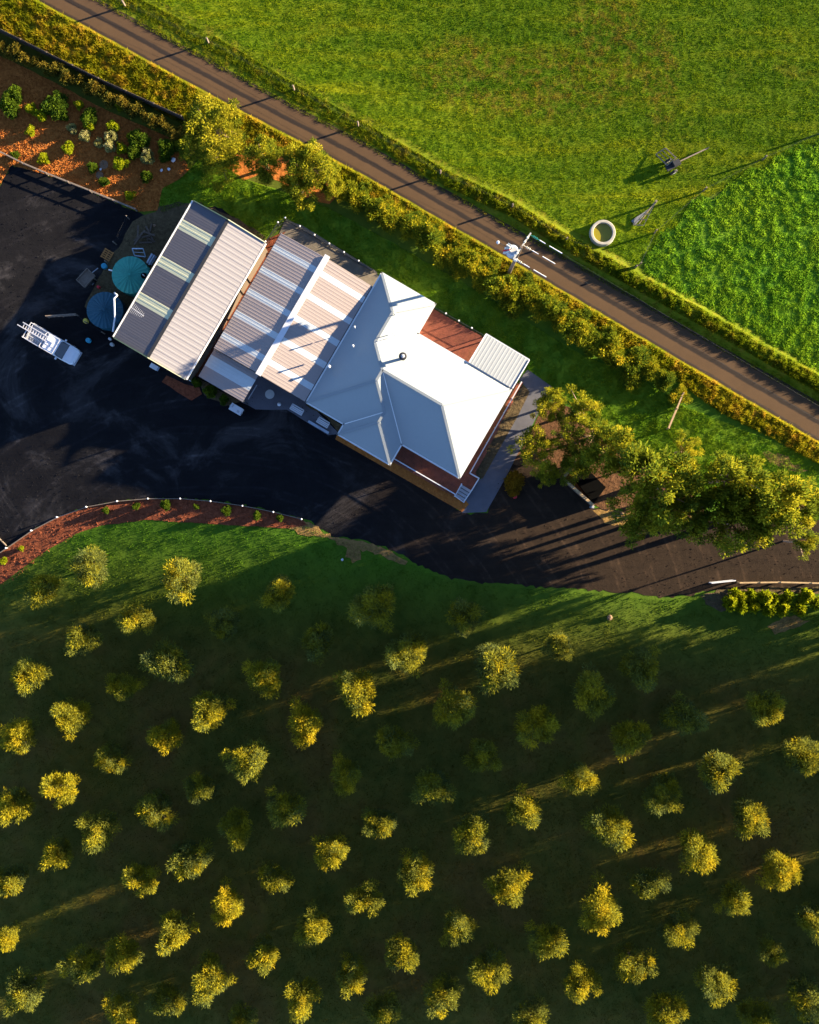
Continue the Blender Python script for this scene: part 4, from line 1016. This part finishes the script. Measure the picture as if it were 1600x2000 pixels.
ladder(-2.9, -0.7, 0.58, 0.42, 1.2, 'grey', 'shorter bluish ladder lying in the ute tray beside the pale one')

# ------------------------------------------------------------------ small things round the house and yard
def bench(px, py, label, w=1.3, dpt=0.5, rz=0.0):
    c = P(px, py, 0.5); c.z = 0; t = thing('bench', c, label, 'bench', 'white benches along the house front')
    for i in range(3): MB().box(c + V * (-0.12 + i * 0.16) + Z * 0.45, (w, 0.13, 0.04), (U, V, Z)).build('seat_slat', M['white'], t)
    for i in range(3): MB().box(c - V * (0.27 + i * 0.035) + Z * (0.56 + i * 0.13), (w, 0.03, 0.1), (U, V, Z)).build('back_slat', M['white'], t)
    for s in (-1, 1):
        for q in (-0.2, 0.22): MB().box(c + U * (s * (w / 2 - 0.08)) + V * q + Z * 0.21, (0.06, 0.06, 0.42), (U, V, Z)).build('leg', M['white'], t)
        MB().box(c + U * (s * w / 2) + Z * 0.66, (0.05, 0.5, 0.04), (U, V, Z)).build('arm', M['white'], t)
bench(580, 801, 'white slatted bench against the house front below the carport corner')
bench(631, 826, 'white slatted bench nearest the brown garden bed corner', 1.2)
c = P(622, 834, 0.2); c.z = 0
pl = thing('plank', c, 'pale blue plank lying on the paving beside the right bench', 'plank')
MB().box(c + Z * 0.12, (2.3, 0.24, 0.1), (U, V, Z)).build('board', M['steel_blue'], pl)
for s in (-1, 1): MB().box(c + U * s * 0.8 + Z * 0.035, (0.1, 0.3, 0.07), (U, V, Z)).build('bearer', M['timber'], pl)
c = P(461, 799, 0.7); c.z = 0
ac = thing('outdoor_box', c, 'white rectangular box unit below the lower carport roof', 'box unit')
MB().box(c + Z * 0.36, (1.2, 0.68, 0.7), (U, V, Z)).build('body', M['white'], ac)
MB().box(c + Z * 0.735, (1.24, 0.72, 0.05), (U, V, Z)).build('lid', M['white'], ac)
MB().box(c + Z * 0.765 - U * 0.4 - V * 0.12, (0.14, 0.3, 0.02), (U, V, Z)).build('latch_plate', M['grey'], ac)
MB().box(c + Z * 0.765 + U * 0.3 + V * 0.1, (0.24, 0.24, 0.015), (U, V, Z)).build('vent', M['grey'], ac)
c = P(527, 770, 0.73); c.z = 0
tb = thing('table', c, 'round grey outdoor table on the paving in front of the carport', 'table')
MB().lathe(c + Z * 0.70, [(0.42, 0), (0.45, 0.02), (0.45, 0.04)], 24).build('tabletop', M['offwhite'], tb)
MB().tube(c, c + Z * 0.7, 0.05, 0.05, 10).build('column', M['grey'], tb)
MB().lathe(c, [(0.26, 0), (0.24, 0.04), (0.06, 0.07)], 16).build('base', M['grey'], tb)
c = P(453, 794); bk = thing('bucket', c, 'small white bucket left of the white box unit', 'bucket')
MB().lathe(c, [(0.12, 0), (0.16, 0.34), (0.17, 0.36)], 14).build('pail', M['white'], bk); MB().lathe(c + Z * 0.36, [(0.175, 0), (0.175, 0.03)], 14).build('lid', M['offwhite'], bk)
c = P(546, 790); bl = MB().lathe(c, [(0.05, 0), (0.15, 0.06), (0.19, 0.18), (0.15, 0.31), (0.04, 0.37)], 14).build('ball', M['white'], smooth=True); tag(bl, 'small white ball on the paving right of the round table', 'ball')
pm_ = MB().bar(P(485, 780) + Z * 0.05, P(502, 752) + Z * 0.05, 0.1, 0.08).build('timber_length', M['grey'], None); tag(pm_, 'grey length of timber lying beside the lower carport roof', 'timber')
def pots(lst):
    for px, py, r, mat, label in lst:
        c = P(px, py, 0.3); c.z = 0; t = thing('drum', c, label, 'drum')
        MB().lathe(c, [(r * 0.85, 0), (r, 0.1), (r, 0.45), (r * 0.9, 0.5)], 16).build('body', M[mat], t)
        MB().lathe(c + Z * 0.5, [(r * 0.92, 0), (r * 0.92, 0.04), (r * 0.3, 0.06)], 16).build('lid', M[mat], t)
pots([(204, 520, 0.28, 'blue', 'blue drum beside the orange pallet left of the teal tank'),
      (173, 665, 0.24, 'blue', 'blue drum on its own between the ute and the dark tank'),
      (215, 662, 0.13, 'white', 'small white drum at the shed corner, nearer the dark tank'),
      (219, 673, 0.18, 'offwhite', 'larger pale drum just below the shed corner'),
      (168, 627, 0.24, 'yellow', 'dull yellow drum touching the dark blue tank'),
      (193, 561, 0.14, 'red', 'tiny red drum by the timber crate'),
      (1006, 970, 0.19, 'red', 'red drum next to the rusty round shrub'),
      (372, 742, 0.12, 'white', 'small white drum at the front corner of the pale shed side')])
c = P(302, 717, 0.5); c.z = 0
bx = thing('utility_box', c, 'pale grey cabinet against the front wall of the shed', 'cabinet')
MB().box(c + Z * 0.4, (0.7, 0.4, 0.8), (U, V, Z)).build('body', M['steel_blue'], bx); MB().box(c + Z * 0.82, (0.76, 0.46, 0.05), (U, V, Z)).build('lid', M['gutter'], bx)
# pallet, crate, trailer frame, steel frames
c = P(210, 498); pa = thing('pallet', c, 'orange timber pallet by the fence above the blue drum', 'pallet')
for i in range(5): MB().box(c + V * (-0.42 + i * 0.21) + Z * 0.13, (1.0, 0.11, 0.03), (U, V, Z)).build('slat', M['pallet'], pa)
for i in (-1, 0, 1): MB().box(c + U * i * 0.42 + Z * 0.06, (0.1, 1.0, 0.1), (U, V, Z)).build('bearer', M['pallet'], pa)
c = P(172, 546); tr2 = thing('trailer', c, 'dark timber box trailer parked left of the tanks', 'trailer')
axu, axv = (P(188, 530) - P(160, 560)).normalized(), None; axv = Vector((-axu.y, axu.x, 0)); AX = (axu, axv, Z)
MB().box(c + Z * 0.5, (1.5, 1.05, 0.06), AX).build('floor', M['timber'], tr2)
for s in (-1, 1):
    MB().box(c + axv * s * 0.53 + Z * 0.66, (1.5, 0.05, 0.3), AX).build('side_board', M['timber'], tr2)
    MB().box(c + axu * s * 0.76 + Z * 0.66, (0.05, 1.08, 0.3), AX).build('end_board', M['timber'], tr2)
    cc = c + axv * s * 0.68 + Z * 0.3; w_ = MB().tube(cc - axv * 0.08, cc + axv * 0.08, 0.3, 0.3, 16).build('wheel', M['rubber'], tr2)
    MB().tube(cc - axv * 0.085, cc + axv * 0.085, 0.15, 0.15, 10).build('rim', M['grey'], tr2).parent = w_
MB().bar(c + axu * 0.75 + Z * 0.45, c + axu * 1.5 - axv * 0.1 + Z * 0.4, 0.07, 0.07).build('drawbar', M['grey'], tr2)
c = P(273, 492); sf = thing('steel_frame', c, 'pale blue steel frame leaning behind the teal tank', 'frame')
fr = MB(); q = [P(262, 489) + Z * 0.7, P(284, 490) + Z * 0.9, P(286, 503) + Z * 0.3, P(264, 500) + Z * 0.2]
for a, b in zip(q, q[1:] + q[:1]): fr.bar(a, b, 0.1, 0.07)
fr.build('frame', M['steel_blue'], sf); MB().bar(q[0].lerp(q[3], .5), q[1].lerp(q[2], .5), 0.05, 0.05).build('brace', M['grey'], sf)
c = P(298, 508); pc = thing('pipe_stack', c, 'short blue pipes stacked between the teal tank and shed wall', 'pipes')
for i, (dx, dz) in enumerate(((-0.3, 0.1), (-0.08, 0.1), (0.14, 0.1), (-0.19, 0.28), (0.04, 0.28))):
    MB().tube(c + U * dx - V * 0.5 + Z * dz, c + U * dx + V * (0.4 + 0.05 * i) + Z * dz, 0.1, 0.1, 10).build('pipe', M['steel_blue'], pc)
c = P(283, 462); wb = thing('wood_heap', c, 'dark heap of old timber behind the shed', 'timber heap')
for i in range(9):
    a = c + Vector((random.uniform(-.6, .6), random.uniform(-.6, .6), 0.1 + i * 0.06)); d = Vector((math.cos(i * 1.3), math.sin(i * 1.3), 0.05)) * random.uniform(.5, .9)
    MB().bar(a - d, a + d, 0.16, 0.1).build('plank', M['fence_dark'], wb)
c = P(130, 619); gy = thing('yard_gate', c, 'grey timber gate lying open between the ute and the dark tank', 'gate')
for z in (0.4, 0.8, 1.1): MB().bar(P(96, 621) + Z * z, P(154, 617) + Z * z, 0.08, 0.1).build('rail', M['timber'], gy)
for x, y in ((97, 621), (125, 619), (153, 617)): MB().box(P(x, y) + Z * 0.6, (0.08, 0.08, 1.15)).build('upright', M['timber'], gy)
fence('tank_fence', [(154, 617), (172, 632), (205, 652)], 1.1, 1.6, 'low dark wire fence curving round the front of the dark tank', 'fence', M['timber'], wires, 0.1)
# stones and round pads in the garden
for px, py, r, label in [(203, 322, 0.45, 'larger flat round stone pad in the mulch garden'), (195, 342, 0.38, 'smaller flat round stone pad below the larger pad in the mulch')]:
    o = MB().lathe(P(px, py), [(r, 0), (r, 0.06), (r * 0.9, 0.08)], 18).build('stone_pad', M['rock']); tag(o, label, 'stone pad')
def rock_mesh(r, seed):
    rr = random.Random(seed); m = MB(); vs = []; fs = []
    for j in range(5):
        ph = math.pi * (j + 0.5) / 5 - math.pi / 2
        for i in range(8):
            a = 2 * math.pi * i / 8; q = r * rr.uniform(0.8, 1.15); vs.append((q * math.cos(ph) * math.cos(a), q * math.cos(ph) * math.sin(a), q * 0.7 * math.sin(ph) + r * 0.45))
    fs = [(j * 8 + i, j * 8 + (i + 1) % 8, (j + 1) * 8 + (i + 1) % 8, (j + 1) * 8 + i) for j in range(4) for i in range(8)] + [tuple(range(7, -1, -1)), tuple(32 + i for i in range(8))]
    return m.add(vs, fs)
for i, (px, py, r, mat, label) in enumerate([(339, 313, 0.22, 'white', 'white stone beside the darkest shrub at the garden corner'), (316, 333, 0.15, 'white', 'left white stone of the pair in the garden corner'),
        (330, 331, 0.17, 'white', 'right white stone of the pair in the garden corner'), (197, 331, 0.13, 'white', 'small white stone between the two round pads'),
        (1190, 1206, 0.28, 'rock', 'orange brown rock alone on the grass above the orchard'), (1215, 1003, 0.2, 'rock', 'pale rock on the dry soil below the big trees'),
        (669, 1093, 0.13, 'white', 'small white stone on the grass by the drive edge'), (302, 441, 0.15, 'rock', 'small dark rock behind the shed corner')]):
    m = rock_mesh(r, i); o = m.build('rock', M[mat]); o.location = P(px, py) + Z * 0.03; tag(o, label, 'rock')

# ------------------------------------------------------------------ vegetation
def leaves(n_cl, per, rx, ry, rz, cz, clr, leaf, wid, seed, gap=0.0, flat=0.3, top=0.2, hollow=0.55, upb=0.35):
    r = np.random.default_rng(seed)
    d = r.normal(size=(n_cl * 3, 3)); d /= np.linalg.norm(d, axis=1)[:, None]
    d = d[d[:, 2] > -flat][:n_cl]; n_cl = len(d)
    lob = 0.8 + 0.35 * np.sin(d[:, 0] * 3 + seed) * np.cos(d[:, 1] * 3.3 + seed * 2) 
    rad = r.uniform(hollow, 1.0, n_cl) ** 0.7 * lob
    cc = d * rad[:, None] * np.array([rx, ry, rz]) + np.array([0, 0, cz])
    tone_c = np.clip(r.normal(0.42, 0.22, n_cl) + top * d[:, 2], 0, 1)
    idx = np.repeat(np.arange(n_cl), per)
    n = len(idx); cr = clr * r.uniform(0.6, 1.25, n_cl)
    off = r.normal(size=(n, 3)); off /= np.linalg.norm(off, axis=1)[:, None]; off *= (r.uniform(0, 1, n) ** 0.45)[:, None] * cr[idx][:, None]
    c = cc[idx] + off
    ld = off / (cr[idx][:, None] + 1e-6) * 0.9 + r.normal(size=(n, 3)) * 0.55 + d[idx] * 0.35; ld[:, 2] += upb
    ld /= np.linalg.norm(ld, axis=1)[:, None]
    s = np.cross(ld, r.normal(size=(n, 3))); s /= np.linalg.norm(s, axis=1)[:, None]
    L = leaf * r.uniform(0.6, 1.3, n)[:, None]; W = wid * r.uniform(0.7, 1.3, n)[:, None]
    v = np.stack([c, c + ld * L * 0.5 + s * W * 0.5, c + ld * L, c + ld * L * 0.5 - s * W * 0.5], 1).reshape(-1, 3)
    v[:, 2] = np.maximum(v[:, 2], 0.02)
    tone = np.repeat(np.clip(tone_c[idx] + r.normal(0, 0.09, n), 0, 1), 4)
    return v, tone, cc
def trunk_mesh(name, h, r0, cc, mat, seed, nl=6, spread=0.7):
    rr = random.Random(seed); m = MB(); fork = Vector((rr.uniform(-.1, .1), rr.uniform(-.1, .1), h))
    pts = [Vector((0, 0, -0.1)), Vector((rr.uniform(-.08, .08), rr.uniform(-.08, .08), h * 0.5)), fork]
    m.tube(pts[0], pts[1], r0, r0 * 0.8, 8); m.tube(pts[1], pts[2], r0 * 0.8, r0 * 0.62, 8)
    pick = rr.sample(range(len(cc)), min(nl, len(cc)))
    for i in pick:
        t = Vector(cc[i]); k = fork.lerp(t, 0.5) + Vector((rr.uniform(-.2, .2), rr.uniform(-.2, .2), rr.uniform(0, .3)))
        m.tube(fork, k, r0 * 0.5, r0 * 0.3, 6); m.tube(k, t, r0 * 0.3, r0 * 0.1, 5)
    me = bpy.data.meshes.new(name); me.from_pydata(m.v, [], m.f); me.update(); me.materials.append(mat); return me
def variant(n_cl, per, rx, ry, rz, cz, clr, leaf, wid, seed, mat, th=0.0, tr=0.1, bark='bark', nl=6, **kw):
    v, tone, cc = leaves(n_cl, per, rx, ry, rz, cz, clr, leaf, wid, seed, **kw)
    cm = np_mesh('crown', v, np.arange(len(v)), 4, mat, tone)
    tm = trunk_mesh('trunk', th, tr, cc, M[bark], seed, nl) if th > 0 else None
    return cm, tm
def plant(name, var, loc, rz, sc, label, cat, group=None):
    t = thing(name, loc, label, cat, group, rz); t.scale = sc if hasattr(sc, '__len__') else (sc, sc, sc)
    link('crown' if var[1] else 'foliage', var[0], t)
    if var[1]: link('trunk', var[1], t)
    return t

# orchard olives -----------------------------------------------------
ORD = ['zeroth', 'first', 'second', 'third', 'fourth', 'fifth', 'sixth', 'seventh', 'eighth', 'ninth', 'tenth', 'eleventh', 'twelfth', 'thirteenth', 'fourteenth', 'fifteenth', 'sixteenth', 'seventeenth', 'eighteenth', 'nineteenth', 'twentieth']
OL = []
for s in range(9):
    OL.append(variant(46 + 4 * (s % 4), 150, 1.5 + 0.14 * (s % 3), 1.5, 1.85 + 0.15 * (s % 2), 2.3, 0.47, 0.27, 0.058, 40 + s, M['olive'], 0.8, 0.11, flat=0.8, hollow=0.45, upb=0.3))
TREES = [(175,1108,45,'b'),(80,1150,32,'d'),(355,1130,45,'b'),(262,1208,40,'b'),(160,1250,40,'h'),(545,1160,38,'h'),(435,1218,32,'d'),(730,1185,52,'d'),(905,1205,42,'d'),(620,1252,42,'d'),(795,1275,42,'h'),(330,1293,52,'d'),(238,1342,32,'d'),(55,1320,45,'b'),(517,1322,42,'d'),(138,1400,42,'h'),(700,1350,52,'h'),(970,1300,60,'b'),(1092,1265,32,'b'),(1253,1305,42,'b'),(1155,1352,48,'b'),(885,1382,50,'b'),(410,1388,48,'d'),(595,1415,42,'h'),(770,1450,42,'h'),(320,1442,34,'d'),(1050,1418,46,'h'),(1335,1402,44,'d'),(1497,1382,44,'d'),(1232,1440,44,'d'),(35,1435,42,'h'),(212,1485,30,'d'),(485,1483,48,'b'),(675,1515,36,'b'),(945,1478,36,'d'),(845,1540,50,'d'),(1135,1525,36,'h'),(1400,1505,46,'d'),(1570,1475,48,'d'),(120,1535,44,'b'),(388,1538,32,'h'),(30,1575,42,'b'),(303,1585,38,'b'),(192,1622,42,'b'),(557,1577,46,'b'),(740,1612,38,'d'),(1022,1580,38,'h'),(1298,1555,40,'d'),(1467,1597,42,'d'),(462,1618,36,'h'),(920,1630,42,'d'),(1195,1618,50,'d'),(110,1670,36,'b'),(370,1677,42,'b'),(645,1668,40,'b'),(810,1708,42,'d'),(995,1730,42,'h'),(1365,1665,48,'b'),(20,1720,38,'b'),(275,1715,38,'h'),(533,1720,32,'b'),(710,1758,42,'d'),(1170,1770,46,'b'),(1268,1728,36,'b'),(1525,1700,44,'d'),(1437,1760,36,'d'),(443,1770,38,'b'),(610,1808,42,'h'),(895,1815,38,'h'),(345,1815,42,'b'),(1065,1835,42,'b'),(785,1858,38,'h'),(1330,1820,38,'d'),(1510,1865,34,'h'),(1590,1800,40,'d'),(240,1860,40,'b'),(8,1838,22,'b'),(160,1885,44,'b'),(515,1865,38,'b'),(685,1908,38,'h'),(410,1908,44,'b'),(955,1895,46,'h'),(1240,1885,38,'h'),(1135,1920,44,'d'),(1400,1918,46,'b'),(50,1935,46,'b'),(590,1948,44,'b'),(865,1945,42,'b'),(325,1958,38,'b'),(1575,1955,48,'h'),(240,1975,38,'h'),(1300,1975,48,'h'),(750,1980,40,'h'),(1040,1990,40,'h'),(1480,1990,40,'h'),(470,1995,30,'h')]
rows = {}
for t in TREES: rows.setdefault(round((t[1] + 0.55 * t[0] - 1200) / 137), []).append(t)
LOOK = {'b': 'sunlit yellow', 'h': 'half lit', 'd': 'shaded dull'}
k = 0
for rw in sorted(rows):
    for i, (px, py, r, lit) in enumerate(sorted(rows[rw])):
        hz = 3.0; p = P(px, py, hz); p.z -= hz
        s = (r * 0.65 + 15.0) / 36.0; rr = random.Random(k * 13 + 5)
        zs = s * rr.uniform(0.9, 1.1) * {'b': 1.08, 'h': 1.03, 'd': 0.98}[lit]
        lab = f"{LOOK[lit]} olive tree, {ORD[i + 1]} from the left in the {ORD[rw + 1]} diagonal row below the drive"
        plant('olive_tree', OL[k % 9], p, rr.uniform(0, 6.28), (s * rr.uniform(.92, 1.08), s * rr.uniform(.92, 1.08), zs), lab, 'tree', 'olive trees in the orchard rows')
        k += 1
# the rows go on past the right of the view
for rw in range(4, 20):
    c = 1200 + 137 * rw
    for x in (1672, 1765, 1860, 1955, 2050, 2145):
        y = c - 0.55 * x
        if 1210 < y < 1980:
            rr = random.Random(rw * 50 + x); p = P(x + rr.uniform(-12, 12), y + rr.uniform(-12, 12), 3); p.z -= 3
            plant('olive_tree', OL[k % 9], p, rr.uniform(0, 6.28), (1, 1, rr.uniform(.9, 1.15)), 'olive tree on the right where the orchard rows run out of view', 'tree', 'olive trees beyond the right edge'); k += 1

# tall trees -----------------------------------------------------------
GUM = [variant(58, 150, 3.0, 2.9, 2.6, 3.2, 0.56, 0.28, 0.11, 70 + s, M['gum'], 2.2, 0.22, 'pale_bark', 9, flat=0.55, hollow=0.35) for s in range(4)]
SPARSE = [variant(36, 120, 2.8, 2.6, 2.2, 3.4, 0.50, 0.26, 0.10, 90 + s, M['gum'], 2.0, 0.18, 'pale_bark', 12, flat=0.5, hollow=0.3) for s in range(2)]
BIG = [ # px, py (crown centre seen), crown centre height, radius px, z scale, kind, label
 (1288, 945, 8.5, 92, 1.25, 'g', 'large yellow green gum tree directly right of the L shaped wall'),
 (1345, 1000, 7.5, 62, 1.1, 'g', 'dark gum tree overhanging the drive below the large yellow gum'),
 (1255, 1010, 6.0, 60, 1.0, 'g', 'dark green tree at the drive edge just right of the wall end'),
 (1440, 935, 9.0, 70, 1.2, 'g', 'gum tree with golden leaves, left one of the right hand clump'),
 (1510, 985, 9.5, 78, 1.25, 'g', 'brightest golden gum tree near the right edge of the photo'),
 (1450, 1020, 7.5, 66, 1.1, 'g', 'shaded gum tree over the drive between the two golden gums'),
 (1585, 985, 8.0, 60, 1.1, 's', 'thin gum tree cut by the right edge above the drive'),
 (1575, 1060, 6.0, 36, 0.9, 's', 'small drooping gum tree over the drive at the right edge'),
 (1200, 885, 4.2, 66, 0.9, 'g', 'olive green bushy tree above the L shaped wall'),
 (1140, 800, 2.6, 58, 0.75, 's', 'open reddish branched tree on the lawn right of the path'),
 (1165, 850, 2.6, 55, 0.7, 's', 'open tree with bare pinkish twigs below the lawn tree'),
 (1075, 790, 2.4, 40, 0.6, 'g', 'small bright tree against the outer corner of the path'),
 (1105, 850, 2.3, 46, 0.6, 's', 'sparse low tree in the dry garden right of the path'),
 (1045, 880, 2.4, 46, 0.65, 'g', 'dense dark green tree beside the lower end of the path'),
 (1125, 905, 2.2, 44, 0.6, 'g', 'dark leafy tree directly above the L shaped wall corner'),
 (1070, 925, 1.4, 30, 0.5, 'g', 'low dark bush between the path and L shaped wall'),
 (1340, 880, 4.2, 40, 0.9, 's', 'reddish thin tree at the end of the short tan fence'),
 (420, 250, 1.5, 66, 1.0, 'g', 'wide bright spreading tree at the end of the paling fence'),
 (425, 312, 1.4, 56, 0.85, 'g', 'dark green tree at the corner of the mulch garden and lawn'),
 (368, 290, 0.9, 34, 0.7, 'g', 'small dark tree at the right end of the mulch garden'),
 (515, 310, 2.9, 48, 0.75, 'g', 'yellow tree above the orange mulch, middle of the roadside three'),
 (605, 325, 3.8, 52, 0.95, 'g', 'tall golden tree nearest the road above the carport'),
 (585, 362, 2.4, 44, 0.75, 'g', 'dark leafy tree just below the tall golden roadside tree'),
 (645, 360, 1.9, 34, 0.65, 'g', 'low yellow tree at the start of the long hedge'),
]
for i, (px, py, cz, r, zs, kd, lab) in enumerate(BIG):
    p = P(px, py, cz); p.z = 0; v = (GUM[i % 4] if kd == 'g' else SPARSE[i % 2])
    s = r / 62.0; z_ = cz / 3.6
    plant('gum_tree' if i < 9 else 'garden_tree', v, p, i * 1.7, (s, s, z_ * 0.95), lab, 'tree', 'tall trees beside the drive' if i < 9 else None)
SHADE_BELT = [(1730, 1165, 2.4, 1.3), (1800, 1120, 3.0, 1.4), (1900, 1120, 3.2, 1.5), (2020, 1130, 3.2, 1.5), (2130, 1080, 3.2, 1.5)] + [(2150 + 25 * math.sin(i * 2.3), 1200 + i * 120, 1.5 + 0.4 * math.sin(i * 1.7), 1.4) for i in range(8)]  # unseen trees added right of the view to throw shade on the orchard
for i, (px, py, hs, s) in enumerate(SHADE_BELT):
    plant('gum_tree', GUM[i % 4], P(px, py), i * 2.1, (s, s, hs), 'unseen tall gum tree added right of the drive to shade the orchard', 'tree', 'unseen gum trees added for shade')

# hedge along the road -------------------------------------------------
HD = [variant(40, 100, 1.15, 1.1, 0.95, 0.95, 0.36, 0.19, 0.09, 110 + s, M['hedge'], 0.4, 0.08, flat=0.7, hollow=0.35) for s in range(6)]
HED = [(672,372,30),(700,388,30),(712,366,20),(732,408,32),(765,424,34),(755,395,20),(802,443,36),(838,465,38),(815,425,22),(872,494,38),(850,450,22),(895,520,30),(920,510,34),(900,480,24),(948,545,36),(985,568,40),(960,515,26),(1003,592,32),(1034,578,34),(1030,548,22),(1062,600,38),(1095,622,36),(1080,585,24),(1128,645,36),(1160,668,38),(1135,620,24),(1195,690,38),(1190,655,26),(1235,700,36),(1268,720,32),(1235,740,28),(1255,690,22),(1300,742,30),(1328,770,26)]
hs = sorted(HED)
for i, (px, py, r) in enumerate(hs):
    hz = 1.6 if r > 27 else 1.0; p = P(px, py, hz * 0.7); p.z = 0; s = r / 26.0; rr = random.Random(i + 300)
    big = 'broad' if r > 34 else ('rounded' if r > 27 else 'low')
    left = px < 990; nth = sum(1 for q in hs[:i + 1] if (q[0] < 990) == left)
    lab = f"{big} yellow green hedge shrub, {ORD[nth]} from the left " + ("between the roadside trees and power pole" if left else "between the power pole and tan fence")
    plant('hedge_shrub', HD[i % 6], p, rr.uniform(0, 6.28), (s * .92, s * .92, s * rr.uniform(.42, .8)), lab, 'shrub', 'shrubs of the long roadside hedge')
DH = [variant(26, 65, 0.72, 0.72, 0.8, 0.85, 0.32, 0.20, 0.10, 130 + s, M['dark_hedge'], 0.3, 0.05, flat=0.7, hollow=0.3) for s in range(4)]
n = 26
for i in range(-4, n):
    f = i / (n - 1); px = 2 + 352 * f; py = 92 + 172 * f + 6 * math.sin(i * 2.2) - 8 * math.sin(f * 3.1); p = P(px, py, 0.9); p.z = 0; rr = random.Random(i + 400)
    s = rr.uniform(0.7, 0.95)
    if i < 0: lab = 'dark small leaved shrub of the fence hedge left of view'
    elif i < 13: lab = f"dark small leaved shrub by the paling fence, {ORD[i + 1]} from the left edge of the photo"
    else: lab = f"dark small leaved shrub by the paling fence, {ORD[n - i]} counting back from the corner trees"
    plant('fence_shrub', DH[i % 4], p, rr.uniform(0, 6.28), (s, s, s), lab, 'shrub', 'dark shrubs along the paling fence')

# garden shrubs ---------------------------------------------------------
def balls(mat, seed, n=22, per=60, leaf=0.11): return variant(n * 2, per, 0.42, 0.42, 0.40, 0.34, 0.13, leaf * 0.75, 0.05, seed, M[mat], flat=0.8, hollow=0.75)
SB = {'l': [balls('shrub_lime', 150), balls('shrub_lime', 151)], 'p': [balls('shrub_pale', 152), balls('shrub_pale', 153)], 'g': [balls('shrub_green', 154, 26, 70), balls('shrub_green', 155, 26, 70)], 'r': [balls('shrub_rust', 156, 26, 80, 0.14)]}
GS = [(110,208,25,'g','largest green domed shrub in the mulch garden'),(22,205,23,'g','big dark green shrub at the left edge of the mulch'),(30,185,15,'g','green shrub just above the big left edge shrub'),
 (62,215,11,'l','yellow shrub nearest the big left edge shrub'),(82,226,12,'l','lime shrub just left of the largest green dome'),(61,257,10,'l','lone lime ball shrub at the left on open mulch'),
 (134,290,12,'l','lone lime ball shrub in the middle of the open mulch'),(86,311,11,'l','lime shrub closest to the timber rail'),(125,228,9,'g','small green shrub under the largest dome'),
 (175,233,18,'g','wide green shrub right of the largest dome'),(175,246,11,'l','yellow tuft in front of the wide green shrub'),(142,252,10,'p','grey green shrub left of the pale cluster'),
 (167,266,11,'p','pale round shrub, leftmost of the cream cluster'),(193,279,9,'p','smallest cream coloured shrub in the cluster'),(215,286,11,'p','cream shrub right of the smallest one'),
 (218,266,12,'p','cream shrub at the top of the pale cluster'),(222,248,12,'l','yellow shrub above the pale cluster'),(239,291,11,'l','green yellow shrub between the cluster and wide dome'),
 (262,300,13,'g','green shrub touching the big cream dome'),(289,307,14,'p','big cream dome shrub at the right of the mulch'),(272,277,20,'g','wide dark green dome above the big cream shrub'),
 (237,322,14,'l','perfect lime ball shrub near the stone pads'),(328,290,18,'g','dull green shrub beside the corner trees'),(325,306,12,'g','small green shrub below the dull corner shrub'),
 (181,328,10,'g','dark shrub left of the larger stone pad'),(203,355,10,'g','low green shrub under the smaller stone pad'),(287,346,11,'g','low green shrub below the perfect lime ball'),
 (255,383,10,'l','green spiky shrub nearest the end of the timber rail'),(30,303,8,'g','small weed shrub on the timber rail line'),(155,205,9,'l','yellow tuft shrub in the shaded lawn patch'),
 (235,208,10,'l','yellow tuft against the dark fence hedge'),(255,268,8,'l','small yellow tuft left of the wide dark dome'),
 (1005,942,22,'r','rust orange round shrub at the foot of the path'),
 (385,748,10,'g','dark green shrub at the shed front corner'),(412,764,13,'g','dark green shrub in the middle of the carport front planting'),(438,780,10,'g','dark green shrub next to the white bucket')]
for i, (px, py, r, kd, lab) in enumerate(GS):
    p = P(px, py, 0.3); p.z = 0.02; s = r / 9.0
    plant('garden_shrub', SB[kd][i % len(SB[kd])], p, i * 1.1, (s * 1.02, s * 1.02, min(s, 1.6) * 1.0), lab, 'shrub', 'garden shrubs' if i < 32 else None)
BS = [(8,1095,8),(42,1071,6),(207,997,7),(266,989,8),(325,986,10),(384,990,6),(443,997,10),(503,1006,9),(547,1012,7)]
for i, (px, py, r) in enumerate(BS):
    p = P(px, py, 0.2); p.z -= 0.18; s = r / 9.0
    plant('border_shrub', SB['l' if i < 2 else 'g'][i % 2], p, i, (s, s, s), f"small round shrub, {ORD[i + 1]} from the left in the curved red mulch bed", 'shrub', 'small shrubs in the curved bed')
# lime leafy plants at the right of the drive
AG = [variant(16, 40, 0.42, 0.42, 0.30, 0.34, 0.22, 0.34, 0.15, 170 + s, M['shrub_lime'], flat=0.4, hollow=0.3, upb=0.6) for s in range(3)]
AP = [(1425,1178),(1436,1160),(1452,1166),(1466,1162),(1447,1187),(1472,1185),(1490,1166),(1500,1189),(1512,1169),(1527,1190),(1537,1166),(1561,1190),(1572,1165),(1593,1178)]
for i, (px, py) in enumerate(sorted(AP)):
    p = P(px, py, 0.4); p.z -= 0.38; rr = random.Random(i + 600); s = rr.uniform(0.95, 1.3)
    plant('leafy_plant', AG[i % 3], p, rr.uniform(0, 6), (s, s, s * 1.2), f"bright lime leafy plant, {ORD[i + 1]} from the left below the tan rail fence", 'plant', 'lime plants below the rail fence')
